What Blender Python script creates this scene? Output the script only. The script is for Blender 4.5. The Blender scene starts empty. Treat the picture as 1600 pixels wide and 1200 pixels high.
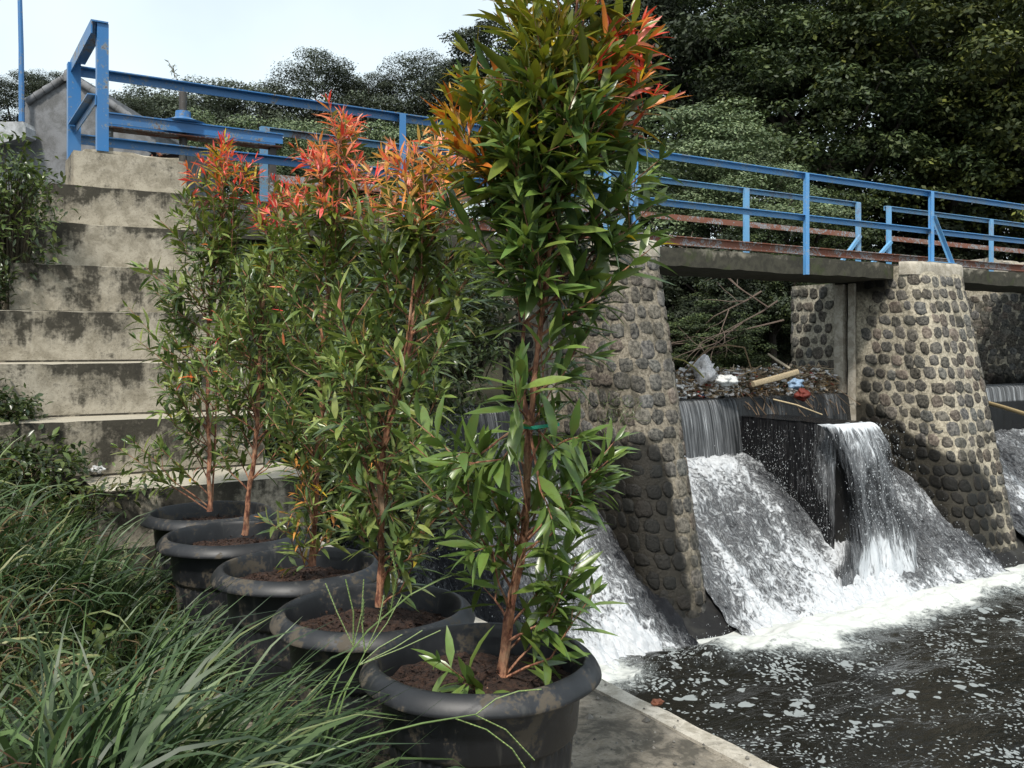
import bpy, bmesh, math, random
import numpy as np
from mathutils import Vector, noise
R = math.radians
sc = bpy.context.scene
COL = sc.collection

# ------------------------------------------------------------------ camera, sky, sun, exposure
# world axes: X runs along the bridge, Y runs upstream, Z=0 is the height of the lens
F = 1450.0; HY = 540.0
SA, CA = math.sin(R(57.8)), math.cos(R(57.8))
cam = bpy.data.objects.new('camera', bpy.data.cameras.new('camera')); COL.objects.link(cam)
cam.data.sensor_width = 36; cam.data.lens = 36 * F / 1600
cam.data.shift_y = -(600 - HY) / 1600
cam.data.clip_start = .05; cam.data.clip_end = 900
cam.rotation_euler = (R(90), 0, R(-32.2))
sc.camera = cam
SUN_EL, SUN_AZ = R(52), R(228)      # azimuth clockwise from +Y
w = bpy.data.worlds.new("World"); sc.world = w; w.use_nodes = True
nt = w.node_tree; bg = nt.nodes['Background']
sky = nt.nodes.new('ShaderNodeTexSky'); sky.sky_type = 'NISHITA'; sky.sun_disc = False
sky.sun_elevation = SUN_EL; sky.sun_rotation = SUN_AZ; sky.air_density = 1.0; sky.dust_density = 3.5; sky.ozone_density = 1.2
mixn = nt.nodes.new('ShaderNodeMix'); mixn.data_type = 'RGBA'; mixn.inputs[0].default_value = .72
nt.links.new(sky.outputs[0], mixn.inputs[6])
mixn.inputs[7].default_value = (8.0, 9.1, 9.5, 1)    # bright high cloud veil
tcw = nt.nodes.new('ShaderNodeTexCoord'); sxw = nt.nodes.new('ShaderNodeSeparateXYZ'); nt.links.new(tcw.outputs['Generated'], sxw.inputs[0])
mrw = nt.nodes.new('ShaderNodeMapRange'); nt.links.new(sxw.outputs[2], mrw.inputs[0]); mrw.inputs[1].default_value = .12; mrw.inputs[2].default_value = .48; mrw.inputs[3].default_value = .90; mrw.inputs[4].default_value = .60
nzw = nt.nodes.new('ShaderNodeTexNoise'); nt.links.new(tcw.outputs['Generated'], nzw.inputs['Vector']); nzw.inputs['Scale'].default_value = 3.2; nzw.inputs['Detail'].default_value = 5
mdw = nt.nodes.new('ShaderNodeMath'); mdw.operation = 'MULTIPLY_ADD'; nt.links.new(nzw.outputs[0], mdw.inputs[0]); mdw.inputs[1].default_value = .5; mdw.inputs[2].default_value = -.25
adw = nt.nodes.new('ShaderNodeMath'); adw.use_clamp = True; nt.links.new(mrw.outputs[0], adw.inputs[0]); nt.links.new(mdw.outputs[0], adw.inputs[1]); nt.links.new(adw.outputs[0], mixn.inputs[0])
nt.links.new(mixn.outputs[2], bg.inputs[0]); bg.inputs[1].default_value = .105
sun = bpy.data.objects.new('sun', bpy.data.lights.new('sun', 'SUN')); COL.objects.link(sun)
sun.data.energy = 3.1; sun.data.angle = R(7); sun.data.color = (1, .95, .87)
sd = Vector((math.sin(SUN_AZ) * math.cos(SUN_EL), math.cos(SUN_AZ) * math.cos(SUN_EL), math.sin(SUN_EL)))
sun.rotation_euler = sd.to_track_quat('Z', 'Y').to_euler()
sc.view_settings.view_transform = 'Standard'; sc.view_settings.look = 'None'
sc.view_settings.exposure = 0.40; sc.view_settings.gamma = 1
sc.cycles.max_bounces = 6; sc.cycles.transparent_max_bounces = 12; sc.cycles.use_denoising = True

# ------------------------------------------------------------------ helpers
def at(x, y, d):                       # the place that lies d metres ahead at photo point x, y
    t = (x - 800) / F * d
    return Vector((SA * t + CA * d, -CA * t + SA * d, (HY - y) / F * d))
def d_at_v(x, v): return v / (SA - CA * (x - 800) / F)
CR = Vector((SA, -CA, 0)); CF = Vector((CA, SA, 0))     # to the right of / away from the lens
def sm(a, b, x):
    t = np.clip((x - a) / (b - a), 0, 1); return t * t * (3 - 2 * t)
def fbm(p, o=4):
    return noise.fractal(Vector(p), 1.0, 2.0, o, noise_basis='PERLIN_ORIGINAL')

def tag(o, label, cat, group=None, kind=None):
    if label: o['label'] = label
    if cat: o['category'] = cat
    if group: o['group'] = group
    if kind: o['kind'] = kind
    return o
def thing(name, loc, label, cat, group=None):
    o = bpy.data.objects.new(name, None); COL.objects.link(o); o.location = loc
    o.empty_display_size = .1
    return tag(o, label, cat, group)
def link_mesh(name, me, mat, parent=None):
    o = bpy.data.objects.new(name, me); COL.objects.link(o)
    if mat is not None and not me.materials: me.materials.append(mat)
    if parent is not None:
        o.parent = parent
    return o
def base_of(parent):
    b = Vector((0, 0, 0))
    while parent is not None:
        b = b + parent.location; parent = parent.parent
    return b

class MB:
    def __init__(s): s.v = []; s.f = []; s.c = []; s.cur = (.5, .5, .5)
    def add(s, vs, fs, col=None):
        n = len(s.v); s.v += [tuple(p) for p in vs]
        s.f += [tuple(i + n for i in f) for f in fs]
        c = col or s.cur; s.c += [c] * len(vs)
    def box(s, x0, x1, y0, y1, z0, z1, col=None):
        v = [(x, y, z) for z in (z0, z1) for y in (y0, y1) for x in (x0, x1)]
        s.add(v, [(0, 2, 3, 1), (4, 5, 7, 6), (0, 1, 5, 4), (2, 6, 7, 3), (0, 4, 6, 2), (1, 3, 7, 5)], col)
    def bar(s, a, b, w_, h_, up=(0, 0, 1), col=None):     # a rectangular bar from a to b
        a = Vector(a); b = Vector(b); d = (b - a).normalized(); up = Vector(up)
        if abs(d.dot(up)) > .95: up = Vector((0, 1, 0))
        r = d.cross(up).normalized(); u = r.cross(d)
        v = []
        for p in (a, b):
            for sx, sy in ((-1, -1), (1, -1), (1, 1), (-1, 1)): v.append(p + r * sx * w_ / 2 + u * sy * h_ / 2)
        s.add(v, [(0, 1, 2, 3), (7, 6, 5, 4), (0, 4, 5, 1), (1, 5, 6, 2), (2, 6, 7, 3), (3, 7, 4, 0)], col)
    def angle(s, a, b, size, th, up=(0, 0, 1), side=1, down=True):   # an L-section steel angle
        a = Vector(a); b = Vector(b); d = (b - a).normalized(); up = Vector(up)
        if abs(d.dot(up)) > .95: up = Vector((0, 1, 0))
        r = d.cross(up).normalized() * side; u = (r.cross(d)).normalized() * (1 if side > 0 else -1)
        h = -1 if down else 1
        o = a * 0
        s.bar(a, b, size, th, up)
        off = -r * (size / 2 - th / 2) + u * h * (size / 2 + .0005)
        s.bar(a + off, b + off, th, size - th, up)
    def tube(s, pts, rad, n=7, col=None, cap=True, wob=0):
        pts = [Vector(p) for p in pts]; m = len(pts)
        if not hasattr(rad, '__len__'): rad = [rad] * m
        vs = []; prev = None
        for i, p in enumerate(pts):
            t = (pts[min(i + 1, m - 1)] - pts[max(i - 1, 0)])
            t = t.normalized() if t.length > 1e-9 else Vector((0, 0, 1))
            if prev is None:
                q = t.cross(Vector((0, 0, 1)));
                if q.length < .1: q = t.cross(Vector((0, 1, 0)))
            else: q = prev - t * prev.dot(t)
            q.normalize(); prev = q; b = t.cross(q)
            for k in range(n):
                a = 2 * math.pi * k / n
                rr = rad[i] * (1 + (wob * fbm((p.x * 25 + k, p.y * 25, p.z * 25), 2) if wob else 0))
                vs.append(p + q * math.cos(a) * rr + b * math.sin(a) * rr)
        fs = [(i * n + k, i * n + (k + 1) % n, (i + 1) * n + (k + 1) % n, (i + 1) * n + k) for i in range(m - 1) for k in range(n)]
        if cap: fs += [tuple(range(n - 1, -1, -1)), tuple((m - 1) * n + k for k in range(n))]
        s.add(vs, fs, col)
    def build(s, name, mat, parent=None, smooth=True, sharp=40):
        b = base_of(parent)
        v = np.array(s.v, dtype=np.float64).reshape(-1, 3) - np.array(b)
        me = bpy.data.meshes.new(name); me.from_pydata(v.tolist(), [], s.f)
        ca = me.color_attributes.new('col', 'FLOAT_COLOR', 'POINT')
        c = np.ones((len(s.v), 4), dtype=np.float32); c[:, :3] = np.array(s.c, dtype=np.float32)
        ca.data.foreach_set('color', c.ravel())
        if smooth:
            me.polygons.foreach_set('use_smooth', [True] * len(me.polygons))
            me.set_sharp_from_angle(angle=R(sharp))
        me.update()
        return link_mesh(name, me, mat, parent)

def np_mesh(name, V, faces, C, mat, parent=None, smooth=True, link=True):
    """V (n,3), faces (m,k) same-size polygons, C (n,3)"""
    me = bpy.data.meshes.new(name)
    if parent is not None: V = V - np.array(base_of(parent))
    m, k = faces.shape
    me.vertices.add(len(V)); me.vertices.foreach_set('co', V.astype(np.float32).ravel())
    me.loops.add(m * k); me.loops.foreach_set('vertex_index', faces.astype(np.int32).ravel())
    me.polygons.add(m)
    me.polygons.foreach_set('loop_start', np.arange(0, m * k, k, dtype=np.int32))
    me.polygons.foreach_set('loop_total', np.full(m, k, dtype=np.int32))
    me.update(calc_edges=True)
    ca = me.color_attributes.new('col', 'FLOAT_COLOR', 'POINT')
    c = np.ones((len(V), 4), dtype=np.float32); c[:, :3] = C
    ca.data.foreach_set('color', c.ravel())
    if smooth: me.polygons.foreach_set('use_smooth', np.ones(m, dtype=bool))
    me.materials.append(mat)
    if not link: return me
    return link_mesh(name, me, mat, parent)

def unit(a): return a / np.maximum(np.linalg.norm(a, axis=-1, keepdims=True), 1e-9)
def leaves(name, P, D, U, L, W, C, mat, parent=None, bend=.25, fold=.25, rng=None):
    """long pointed leaves: base P, direction D, upper-side normal U, per-leaf length, width and colour"""
    P, D, U, L, W, C = map(np.asarray, (P, D, U, L, W, C)); n = len(P)
    D = unit(D); S = unit(np.cross(D, U)); U = np.cross(S, D)
    st = [(0, .0), (.12, .30), (.38, .96), (.66, .80), (.87, .36), (1, 0)]
    rng = rng or np.random.default_rng(1)
    bd = bend * (rng.normal(1, .7, n))[:, None]
    tw = rng.normal(0, .25, n)[:, None]
    V = []
    for t, wf in st:
        c = P + D * (L[:, None] * t) - U * (L[:, None] * bd * t * t)
        s2 = S * np.cos(tw * t) + U * np.sin(tw * t); u2 = U
        if wf == 0: V.append(c)
        else:
            hw = (W * wf / 2)[:, None]
            V += [c - s2 * hw + u2 * hw * fold * 1.2, c, c + s2 * hw + u2 * hw * fold * 1.2]
    k = len(V); V = np.stack(V, 1).reshape(-1, 3)      # per leaf: 0 | 1 2 3 | 4 5 6 | 7 8 9 | 10 11 12 | 13
    f = [(0, 2, 1, 1), (0, 3, 2, 2)]
    quads = []
    for r in range(3):
        a = 1 + 3 * r; b = a + 3
        quads += [(a, a + 1, b + 1, b), (a + 1, a + 2, b + 2, b + 1)]
    tris = [(0, 2, 1), (0, 3, 2), (10, 11, 13), (11, 12, 13)]
    for q in quads: tris += [(q[0], q[1], q[2]), (q[0], q[2], q[3])]
    T = np.array(tris)[None] + (np.arange(n) * k)[:, None, None]
    CC = np.repeat(C, k, axis=0)
    return np_mesh(name, V, T.reshape(-1, 3), CC, mat, parent)

# ------------------------------------------------------------------ materials
def NN(nt, typ, ins=None, **props):
    n = nt.nodes.new(typ)
    for k, v in props.items(): setattr(n, k, v)
    for k, v in (ins or {}).items():
        if isinstance(v, bpy.types.NodeSocket): nt.links.new(v, n.inputs[k])
        else: n.inputs[k].default_value = v
    return n
def new_mat(name):
    m = bpy.data.materials.new(name); m.use_nodes = True
    nt = m.node_tree; return m, nt, nt.nodes['Principled BSDF']
def math_(nt, op, a, b=0.0, c=None, clamp=False):
    n = NN(nt, 'ShaderNodeMath', {0: a, 1: b}, operation=op, use_clamp=clamp)
    if c is not None:
        if isinstance(c, bpy.types.NodeSocket): nt.links.new(c, n.inputs[2])
        else: n.inputs[2].default_value = c
    return n.outputs[0]
def mixc(nt, f, a, b, mode='MIX'):
    n = nt.nodes.new('ShaderNodeMix'); n.data_type = 'RGBA'; n.blend_type = mode
    for i, v in ((0, f), (6, a), (7, b)):
        if isinstance(v, bpy.types.NodeSocket): nt.links.new(v, n.inputs[i])
        else: n.inputs[i].default_value = v if i == 0 or len(v) == 4 else (*v, 1)
    return n.outputs[2]
def ramp(nt, f, a, b):                                   # smooth step a..b
    n = NN(nt, 'ShaderNodeMapRange', {0: f, 1: a, 2: b}, interpolation_type='SMOOTHSTEP'); return n.outputs[0]
def pos(nt, scale=(1, 1, 1)):
    g = nt.nodes.new('ShaderNodeNewGeometry')
    m = NN(nt, 'ShaderNodeVectorMath', {0: g.outputs['Position'], 1: scale}, operation='MULTIPLY'); return m.outputs[0]
def uvc(nt, scale=(1, 1, 1)):
    g = nt.nodes.new('ShaderNodeTexCoord')
    m = NN(nt, 'ShaderNodeVectorMath', {0: g.outputs['UV'], 1: scale}, operation='MULTIPLY'); return m.outputs[0]
def nz(nt, vec, scale, det=4, rough=.55, dist=0):
    return NN(nt, 'ShaderNodeTexNoise', {'Vector': vec, 'Scale': scale, 'Detail': det, 'Roughness': rough, 'Distortion': dist}).outputs[0]
def bump(nt, bsdf, h, strength=.3, dist=.01):
    b = NN(nt, 'ShaderNodeBump', {'Height': h, 'Strength': strength, 'Distance': dist})
    nt.links.new(b.outputs[0], bsdf.inputs['Normal']); return b
def attr(nt, name='col'):
    return NN(nt, 'ShaderNodeAttribute', attribute_name=name)

def leaf_mat(name, trans=.3, rough=.42, spec=.5, vary=True):
    m, nt, b = new_mat(name); a = attr(nt)
    c = a.outputs['Color']
    if vary:
        n = nz(nt, pos(nt), 60, 2)
        c = mixc(nt, math_(nt, 'MULTIPLY', n, .45), c, (.0, .0, .0), 'MULTIPLY') if False else mixc(nt, ramp(nt, n, .3, .8), c, mixc(nt, .5, c, (.12, .13, .03)))
    nt.links.new(c, b.inputs['Base Color']); b.inputs['Roughness'].default_value = rough
    b.inputs['Specular IOR Level'].default_value = spec
    t = NN(nt, 'ShaderNodeBsdfTranslucent', {'Color': mixc(nt, .6, c, (1.0, 1.0, .4), 'MULTIPLY')})
    s = NN(nt, 'ShaderNodeMixShader', {0: trans, 1: b.outputs[0], 2: t.outputs[0]})
    nt.links.new(s.outputs[0], nt.nodes['Material Output'].inputs[0]); return m
M = {}
M['leaf'] = leaf_mat('shrub_leaf', .25, .31, .6)
M['young'] = leaf_mat('young_leaf', .35, .4, .4, vary=False)
M['treeleaf'] = leaf_mat('tree_leaf', .12, .55, .3, vary=False)
M['grass'] = leaf_mat('grass_blade', .22, .45, .4, vary=False)

def attr_mat(name, rough=.7, bs=.4, bscale=60, bd=.004, spec=.3, mott=.35):
    m, nt, b = new_mat(name); c = attr(nt).outputs['Color']
    n = nz(nt, pos(nt), bscale, 4)
    c2 = mixc(nt, ramp(nt, n, .3, .7), mixc(nt, mott, c, (0, 0, 0)), c)
    nt.links.new(c2, b.inputs['Base Color']); b.inputs['Roughness'].default_value = rough
    b.inputs['Specular IOR Level'].default_value = spec
    bump(nt, b, n, bs, bd); return m
M['bark'] = attr_mat('bark', .75, .8, 90, .003)
M['bits'] = attr_mat('litter_bits', .6, .2, 40, .003)
M['wood'] = attr_mat('dry_wood', .7, .6, 50, .004)

def stem_mat():                                          # red brown peeling bark
    m, nt, b = new_mat('red_bark')
    p = pos(nt, (1, 1, .45)); n = nz(nt, p, 70, 5, .65); n2 = nz(nt, pos(nt), 14, 3)
    c = mixc(nt, ramp(nt, n, .38, .62), (.10, .032, .018), (.36, .17, .095))
    c = mixc(nt, math_(nt, 'MULTIPLY', ramp(nt, n2, .5, .75), .7), c, (.33, .24, .15))
    nt.links.new(c, b.inputs['Base Color']); b.inputs['Roughness'].default_value = .75
    bump(nt, b, n, .8, .004); return m
M['stem'] = stem_mat()

def concrete(name, base, dark, stair=False, moss=.0, z0=0, rise=.306, thr=.5, scale=1.0, zst=None):
    m, nt, b = new_mat(name); p = pos(nt)
    big = nz(nt, p, 2.2 * scale, 5, .6, .6); mid = nz(nt, p, 9 * scale, 6, .65, .4); fine = nz(nt, p, 70, 3, .6)
    streak = nz(nt, pos(nt, (9, 9, 1.3)), 1.0, 5, .65, .3)
    c = mixc(nt, ramp(nt, mid, .38, .62), (base[0] * .58, base[1] * .57, base[2] * .54), base)
    c = mixc(nt, math_(nt, 'MULTIPLY', ramp(nt, fine, .35, .75), .3), c, (base[0] * 1.25, base[1] * 1.25, base[2] * 1.25))
    if stair:
        sep = NN(nt, 'ShaderNodeSeparateXYZ', {0: p})
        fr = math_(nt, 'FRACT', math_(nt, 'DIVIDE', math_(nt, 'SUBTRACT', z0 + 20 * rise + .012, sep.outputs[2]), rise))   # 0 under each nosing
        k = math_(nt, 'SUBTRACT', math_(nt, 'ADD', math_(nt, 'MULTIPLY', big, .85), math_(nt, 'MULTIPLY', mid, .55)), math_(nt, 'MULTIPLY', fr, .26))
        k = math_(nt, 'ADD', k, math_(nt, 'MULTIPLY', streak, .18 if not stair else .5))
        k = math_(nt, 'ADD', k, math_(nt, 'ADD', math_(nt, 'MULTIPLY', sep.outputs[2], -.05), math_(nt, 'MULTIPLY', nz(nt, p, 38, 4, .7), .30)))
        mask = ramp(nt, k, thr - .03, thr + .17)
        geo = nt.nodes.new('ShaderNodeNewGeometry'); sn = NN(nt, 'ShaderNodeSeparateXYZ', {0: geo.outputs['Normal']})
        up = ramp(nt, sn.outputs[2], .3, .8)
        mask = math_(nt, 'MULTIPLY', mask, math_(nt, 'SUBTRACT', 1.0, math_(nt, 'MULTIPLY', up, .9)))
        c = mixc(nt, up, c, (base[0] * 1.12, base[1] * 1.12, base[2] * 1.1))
    else:
        k = math_(nt, 'ADD', math_(nt, 'MULTIPLY', big, .6), math_(nt, 'MULTIPLY', mid, .4))
        k = math_(nt, 'ADD', k, math_(nt, 'MULTIPLY', streak, .12))
        if zst: k = math_(nt, 'ADD', k, math_(nt, 'MULTIPLY', NN(nt, 'ShaderNodeMapRange', {0: NN(nt, 'ShaderNodeSeparateXYZ', {0: p}).outputs[2], 1: zst[0], 2: zst[1]}).outputs[0], .22))
        mask = ramp(nt, k, thr, thr + .14)
    c = mixc(nt, math_(nt, 'MULTIPLY', mask, .95), c, mixc(nt, ramp(nt, mid, .4, .6), dark, (dark[0] * 1.5, dark[1] * 1.5, dark[2] * 1.4)))
    if moss:
        mm = ramp(nt, nz(nt, p, 3.5, 4, .6, .8), .55, .66)
        c = mixc(nt, math_(nt, 'MULTIPLY', mm, moss), c, (.045, .06, .018))
    spk = ramp(nt, nz(nt, p, 160, 2, .5), .62, .70)
    c = mixc(nt, math_(nt, 'MULTIPLY', spk, .55), c, (dark[0], dark[1], dark[2]))
    nt.links.new(c, b.inputs['Base Color']); b.inputs['Roughness'].default_value = .88
    b.inputs['Specular IOR Level'].default_value = .25
    h = math_(nt, 'ADD', math_(nt, 'MULTIPLY', mid, .7), math_(nt, 'MULTIPLY', fine, .35))
    bump(nt, b, h, .55, .012); return m
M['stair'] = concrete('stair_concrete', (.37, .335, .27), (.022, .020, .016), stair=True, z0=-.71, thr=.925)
M['path'] = concrete('path_concrete', (.30, .265, .215), (.05, .045, .038), thr=.50, scale=2.6)
M['kerb'] = concrete('kerb_concrete', (.52, .48, .41), (.10, .09, .075), thr=.60, scale=1.6)
M['slab'] = concrete('slab_concrete', (.36, .33, .27), (.030, .029, .022), moss=.45, thr=.415, scale=.9, zst=(1.19, .97))
M['pale'] = concrete('pale_concrete', (.46, .42, .35), (.08, .07, .055), thr=.62)
M['dark'] = concrete('wet_dark_concrete', (.045, .045, .042), (.010, .010, .011), thr=.45)
M['render'] = concrete('grey_render', (.19, .195, .205), (.10, .10, .105), thr=.62, scale=.5)
M['white'] = concrete('white_wash', (.50, .52, .55), (.13, .14, .15), thr=.52)

def stone_mat():
    m, nt, b = new_mat('cobble_masonry'); p = pos(nt); a = attr(nt)
    wet = attr(nt, 'wet').outputs['Fac']
    n = nz(nt, p, 26, 6, .68); n2 = nz(nt, p, 3.0, 5, .6, .5); n3 = nz(nt, p, 110, 3)
    c = mixc(nt, ramp(nt, n, .36, .64), mixc(nt, .55, a.outputs['Color'], (0, 0, 0)), mixc(nt, .24, a.outputs['Color'], (.42, .38, .31)))
    c = mixc(nt, math_(nt, 'MULTIPLY', ramp(nt, n2, .52, .68), .6), c, (.055, .052, .038))
    wn = math_(nt, 'ADD', wet, math_(nt, 'MULTIPLY', math_(nt, 'SUBTRACT', n2, .5), 1.1))
    wm = ramp(nt, wn, .28, .78)
    c = mixc(nt, math_(nt, 'MULTIPLY', wm, .96), c, mixc(nt, .04, (.006, .006, .005), a.outputs['Color']))
    nt.links.new(c, b.inputs['Base Color'])
    nt.links.new(math_(nt, 'SUBTRACT', .85, math_(nt, 'MULTIPLY', wm, .38)), b.inputs['Roughness'])
    b.inputs['Specular IOR Level'].default_value = .22
    bump(nt, b, math_(nt, 'ADD', math_(nt, 'MULTIPLY', n, .8), math_(nt, 'MULTIPLY', n3, .3)), 1.0, .02); return m
M['stone'] = stone_mat()

def paint(name, base, rustamt=.5, rough=.42):
    m, nt, b = new_mat(name); p = pos(nt)
    n = nz(nt, p, 7, 6, .7, .4); n2 = nz(nt, p, 45, 4, .6); n3 = nz(nt, p, 2.0, 3)
    k = math_(nt, 'ADD', math_(nt, 'MULTIPLY', n, .6), math_(nt, 'MULTIPLY', n2, .4))
    k = math_(nt, 'ADD', k, math_(nt, 'MULTIPLY', math_(nt, 'SUBTRACT', n3, .5), .35))
    c = mixc(nt, ramp(nt, n3, .35, .65), base, (base[0] * .75 + .05, base[1] * .8 + .05, base[2] * .8 + .04))
    c = mixc(nt, ramp(nt, k, rustamt - .05, rustamt + .0), c, (.28, .33, .36))
    c = mixc(nt, ramp(nt, k, rustamt, rustamt + .06), c, mixc(nt, n2, (.10, .035, .018), (.25, .12, .07)))
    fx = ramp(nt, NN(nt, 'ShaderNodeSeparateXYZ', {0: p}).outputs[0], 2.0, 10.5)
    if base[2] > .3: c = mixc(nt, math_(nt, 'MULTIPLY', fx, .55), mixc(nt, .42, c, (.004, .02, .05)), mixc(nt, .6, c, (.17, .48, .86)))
    nt.links.new(c, b.inputs['Base Color']); b.inputs['Roughness'].default_value = rough
    bump(nt, b, k, .3, .003); return m
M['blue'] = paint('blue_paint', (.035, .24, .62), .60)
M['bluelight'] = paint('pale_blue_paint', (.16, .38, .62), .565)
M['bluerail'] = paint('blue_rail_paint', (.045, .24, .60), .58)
M['rust'] = paint('rusty_steel', (.20, .075, .045), .55, .8)
M['darksteel'] = paint('dark_steel', (.035, .028, .026), .6, .6)

def plastic():
    m, nt, b = new_mat('black_plastic'); p = pos(nt)
    n = nz(nt, p, 9, 5, .65, .5); n2 = nz(nt, p, 80, 4, .6); n3 = nz(nt, pos(nt, (30, 30, 4)), 1, 4, .6)
    c = mixc(nt, ramp(nt, n, .4, .75), (.010, .011, .013), (.026, .028, .033))
    k = math_(nt, 'ADD', math_(nt, 'MULTIPLY', n, .75), math_(nt, 'MULTIPLY', n2, .25))
    dm = ramp(nt, k, .535, .60)
    c = mixc(nt, math_(nt, 'MULTIPLY', dm, .5), c, (.12, .095, .06))
    c = mixc(nt, math_(nt, 'MULTIPLY', ramp(nt, n3, .58, .72), .25), c, (.12, .115, .10))
    nt.links.new(c, b.inputs['Base Color'])
    nt.links.new(math_(nt, 'ADD', .48, math_(nt, 'MULTIPLY', dm, .35)), b.inputs['Roughness'])
    bump(nt, b, math_(nt, 'ADD', n, math_(nt, 'MULTIPLY', n2, .3)), .12, .004); return m
M['plastic'] = plastic()

def soil_mat(name='soil', a=(.020, .010, .007), c=(.075, .036, .021), s=55):
    m, nt, b = new_mat(name); p = pos(nt); n = nz(nt, p, s, 6, .7, .5)
    nt.links.new(mixc(nt, ramp(nt, n, .35, .7), a, c), b.inputs['Base Color']); b.inputs['Roughness'].default_value = .95
    bump(nt, b, n, 1, .02); return m
M['soil'] = soil_mat()
M['earth'] = soil_mat('earth', (.018, .018, .010), (.05, .045, .022), 20)

def pool_mat():
    m, nt, b = new_mat('river_water'); p = pos(nt, (1, 1, 0)); sep = NN(nt, 'ShaderNodeSeparateXYZ', {0: pos(nt)})
    foam = attr(nt, 'foam').outputs['Fac']
    warp = NN(nt, 'ShaderNodeVectorMath', {0: p, 1: NN(nt, 'ShaderNodeVectorMath', {0: NN(nt, 'ShaderNodeTexNoise', {'Vector': p, 'Scale': 5, 'Detail': 3}).outputs[1], 1: (.22, .22, .22)}, operation='MULTIPLY').outputs[0]}, operation='ADD').outputs[0]
    big = nz(nt, pos(nt, (1, 2.2, 0)), 1.3, 6, .62, 1.2); mid = nz(nt, warp, 5.5, 5, .62, 1.0)
    vor = NN(nt, 'ShaderNodeTexVoronoi', {'Vector': warp, 'Scale': 7.5, 'Randomness': 1.0})
    r1 = math_(nt, 'MULTIPLY', ramp(nt, nz(nt, p, .9, 3), .36, .66), ramp(nt, nz(nt, warp, 4, 3), .25, .8))
    fl = ramp(nt, math_(nt, 'SUBTRACT', math_(nt, 'MULTIPLY', r1, .66), vor.outputs[0]), -.05, .04)
    vor2 = NN(nt, 'ShaderNodeTexVoronoi', {'Vector': warp, 'Scale': 22, 'Randomness': 1.0})
    fl2 = ramp(nt, math_(nt, 'SUBTRACT', math_(nt, 'MULTIPLY', ramp(nt, nz(nt, p, 1.7, 4), .30, .74), .50), vor2.outputs[0]), -.06, .05)
    k = math_(nt, 'ADD', math_(nt, 'MULTIPLY', big, .65), math_(nt, 'MULTIPLY', mid, .35))
    band = ramp(nt, math_(nt, 'ADD', math_(nt, 'ADD', k, foam), math_(nt, 'MULTIPLY', math_(nt, 'SUBTRACT', nz(nt, warp, 16, 4, .7, 1.0), .5), .5)), .97, 1.28)
    fine = ramp(nt, nz(nt, warp, 26, 4, .7, 1.5), .42, .6)
    film = math_(nt, 'MULTIPLY', ramp(nt, math_(nt, 'ADD', k, math_(nt, 'MULTIPLY', foam, .9)), .74, 1.0), math_(nt, 'MULTIPLY', fine, .38))
    fac = math_(nt, 'MAXIMUM', band, math_(nt, 'MAXIMUM', film, math_(nt, 'MULTIPLY', math_(nt, 'MAXIMUM', fl, fl2), .62)))
    nt.links.new(mixc(nt, fac, (.012, .0115, .009), mixc(nt, band, (.42, .46, .46), (.58, .60, .57))), b.inputs['Base Color'])
    nt.links.new(math_(nt, 'ADD', .07, math_(nt, 'MULTIPLY', fac, .6)), b.inputs['Roughness'])
    b.inputs['IOR'].default_value = 1.33
    rip = math_(nt, 'ADD', nz(nt, pos(nt, (1, 2.0, 0)), 7, 4, .6, .8), math_(nt, 'MULTIPLY', nz(nt, pos(nt, (1, 2.4, 0)), 2.0, 3), 1.2))
    rip = math_(nt, 'ADD', rip, math_(nt, 'MULTIPLY', fac, .35))
    bump(nt, b, rip, .20, .05); return m
M['pool'] = pool_mat()

def fall_mat(name, sx, sy, dark=(.012, .013, .016), white=(.66, .69, .72), bias=0.0, bumpd=.05, dist=1.2, gain=1.0, alpha=False):
    """falling water: UV x across, UV y down the flow, foam density from the attribute"""
    m, nt, b = new_mat(name); foam = attr(nt, 'foam').outputs['Fac']
    p = uvc(nt, (sx, sy, 1)); p2 = uvc(nt, (sx * 3.2, sy * 2.2, 1)); p3 = uvc(nt, (sx * .25, sy * .12, 1))
    n = nz(nt, p, 1, 6, .66, dist); n2 = nz(nt, p2, 1, 5, .7, dist * 1.3); n3 = nz(nt, p3, 1, 3, .5, .4)
    k = math_(nt, 'ADD', math_(nt, 'MULTIPLY', n, .48), math_(nt, 'MULTIPLY', n2, .34))
    k = math_(nt, 'ADD', k, math_(nt, 'MULTIPLY', n3, .18))
    kk = math_(nt, 'ADD', k, math_(nt, 'ADD', foam, bias))
    f = ramp(nt, kk, .95, 1.07)
    f2 = math_(nt, 'MULTIPLY', ramp(nt, kk, .84, 1.0), .22)
    f = math_(nt, 'MAXIMUM', f, f2)
    nt.links.new(mixc(nt, f, dark, white), b.inputs['Base Color'])
    nt.links.new(math_(nt, 'ADD', .16, math_(nt, 'MULTIPLY', f, .45)), b.inputs['Roughness'])
    b.inputs['IOR'].default_value = 1.33
    bump(nt, b, math_(nt, 'ADD', k, math_(nt, 'MULTIPLY', f, .2)), 1.0, bumpd)
    if alpha:
        nt.links.new(ramp(nt, kk, .80, .96), b.inputs['Alpha'])
    return m
M['apron'] = fall_mat('rushing_water', 11, 5.5, bumpd=.07, dist=1.6, bias=.075)
M['curtain'] = fall_mat('curtain_water', 26, .8, dark=(.02, .022, .024), bumpd=.02, dist=.3)
M['drip'] = fall_mat('dripping_water', 16, 2.6, dark=(.008, .008, .009), bumpd=.04, dist=.8)
M['spout'] = fall_mat('spout_water', 9, 1.6, bumpd=.04, dist=1.4, alpha=True)
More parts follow.
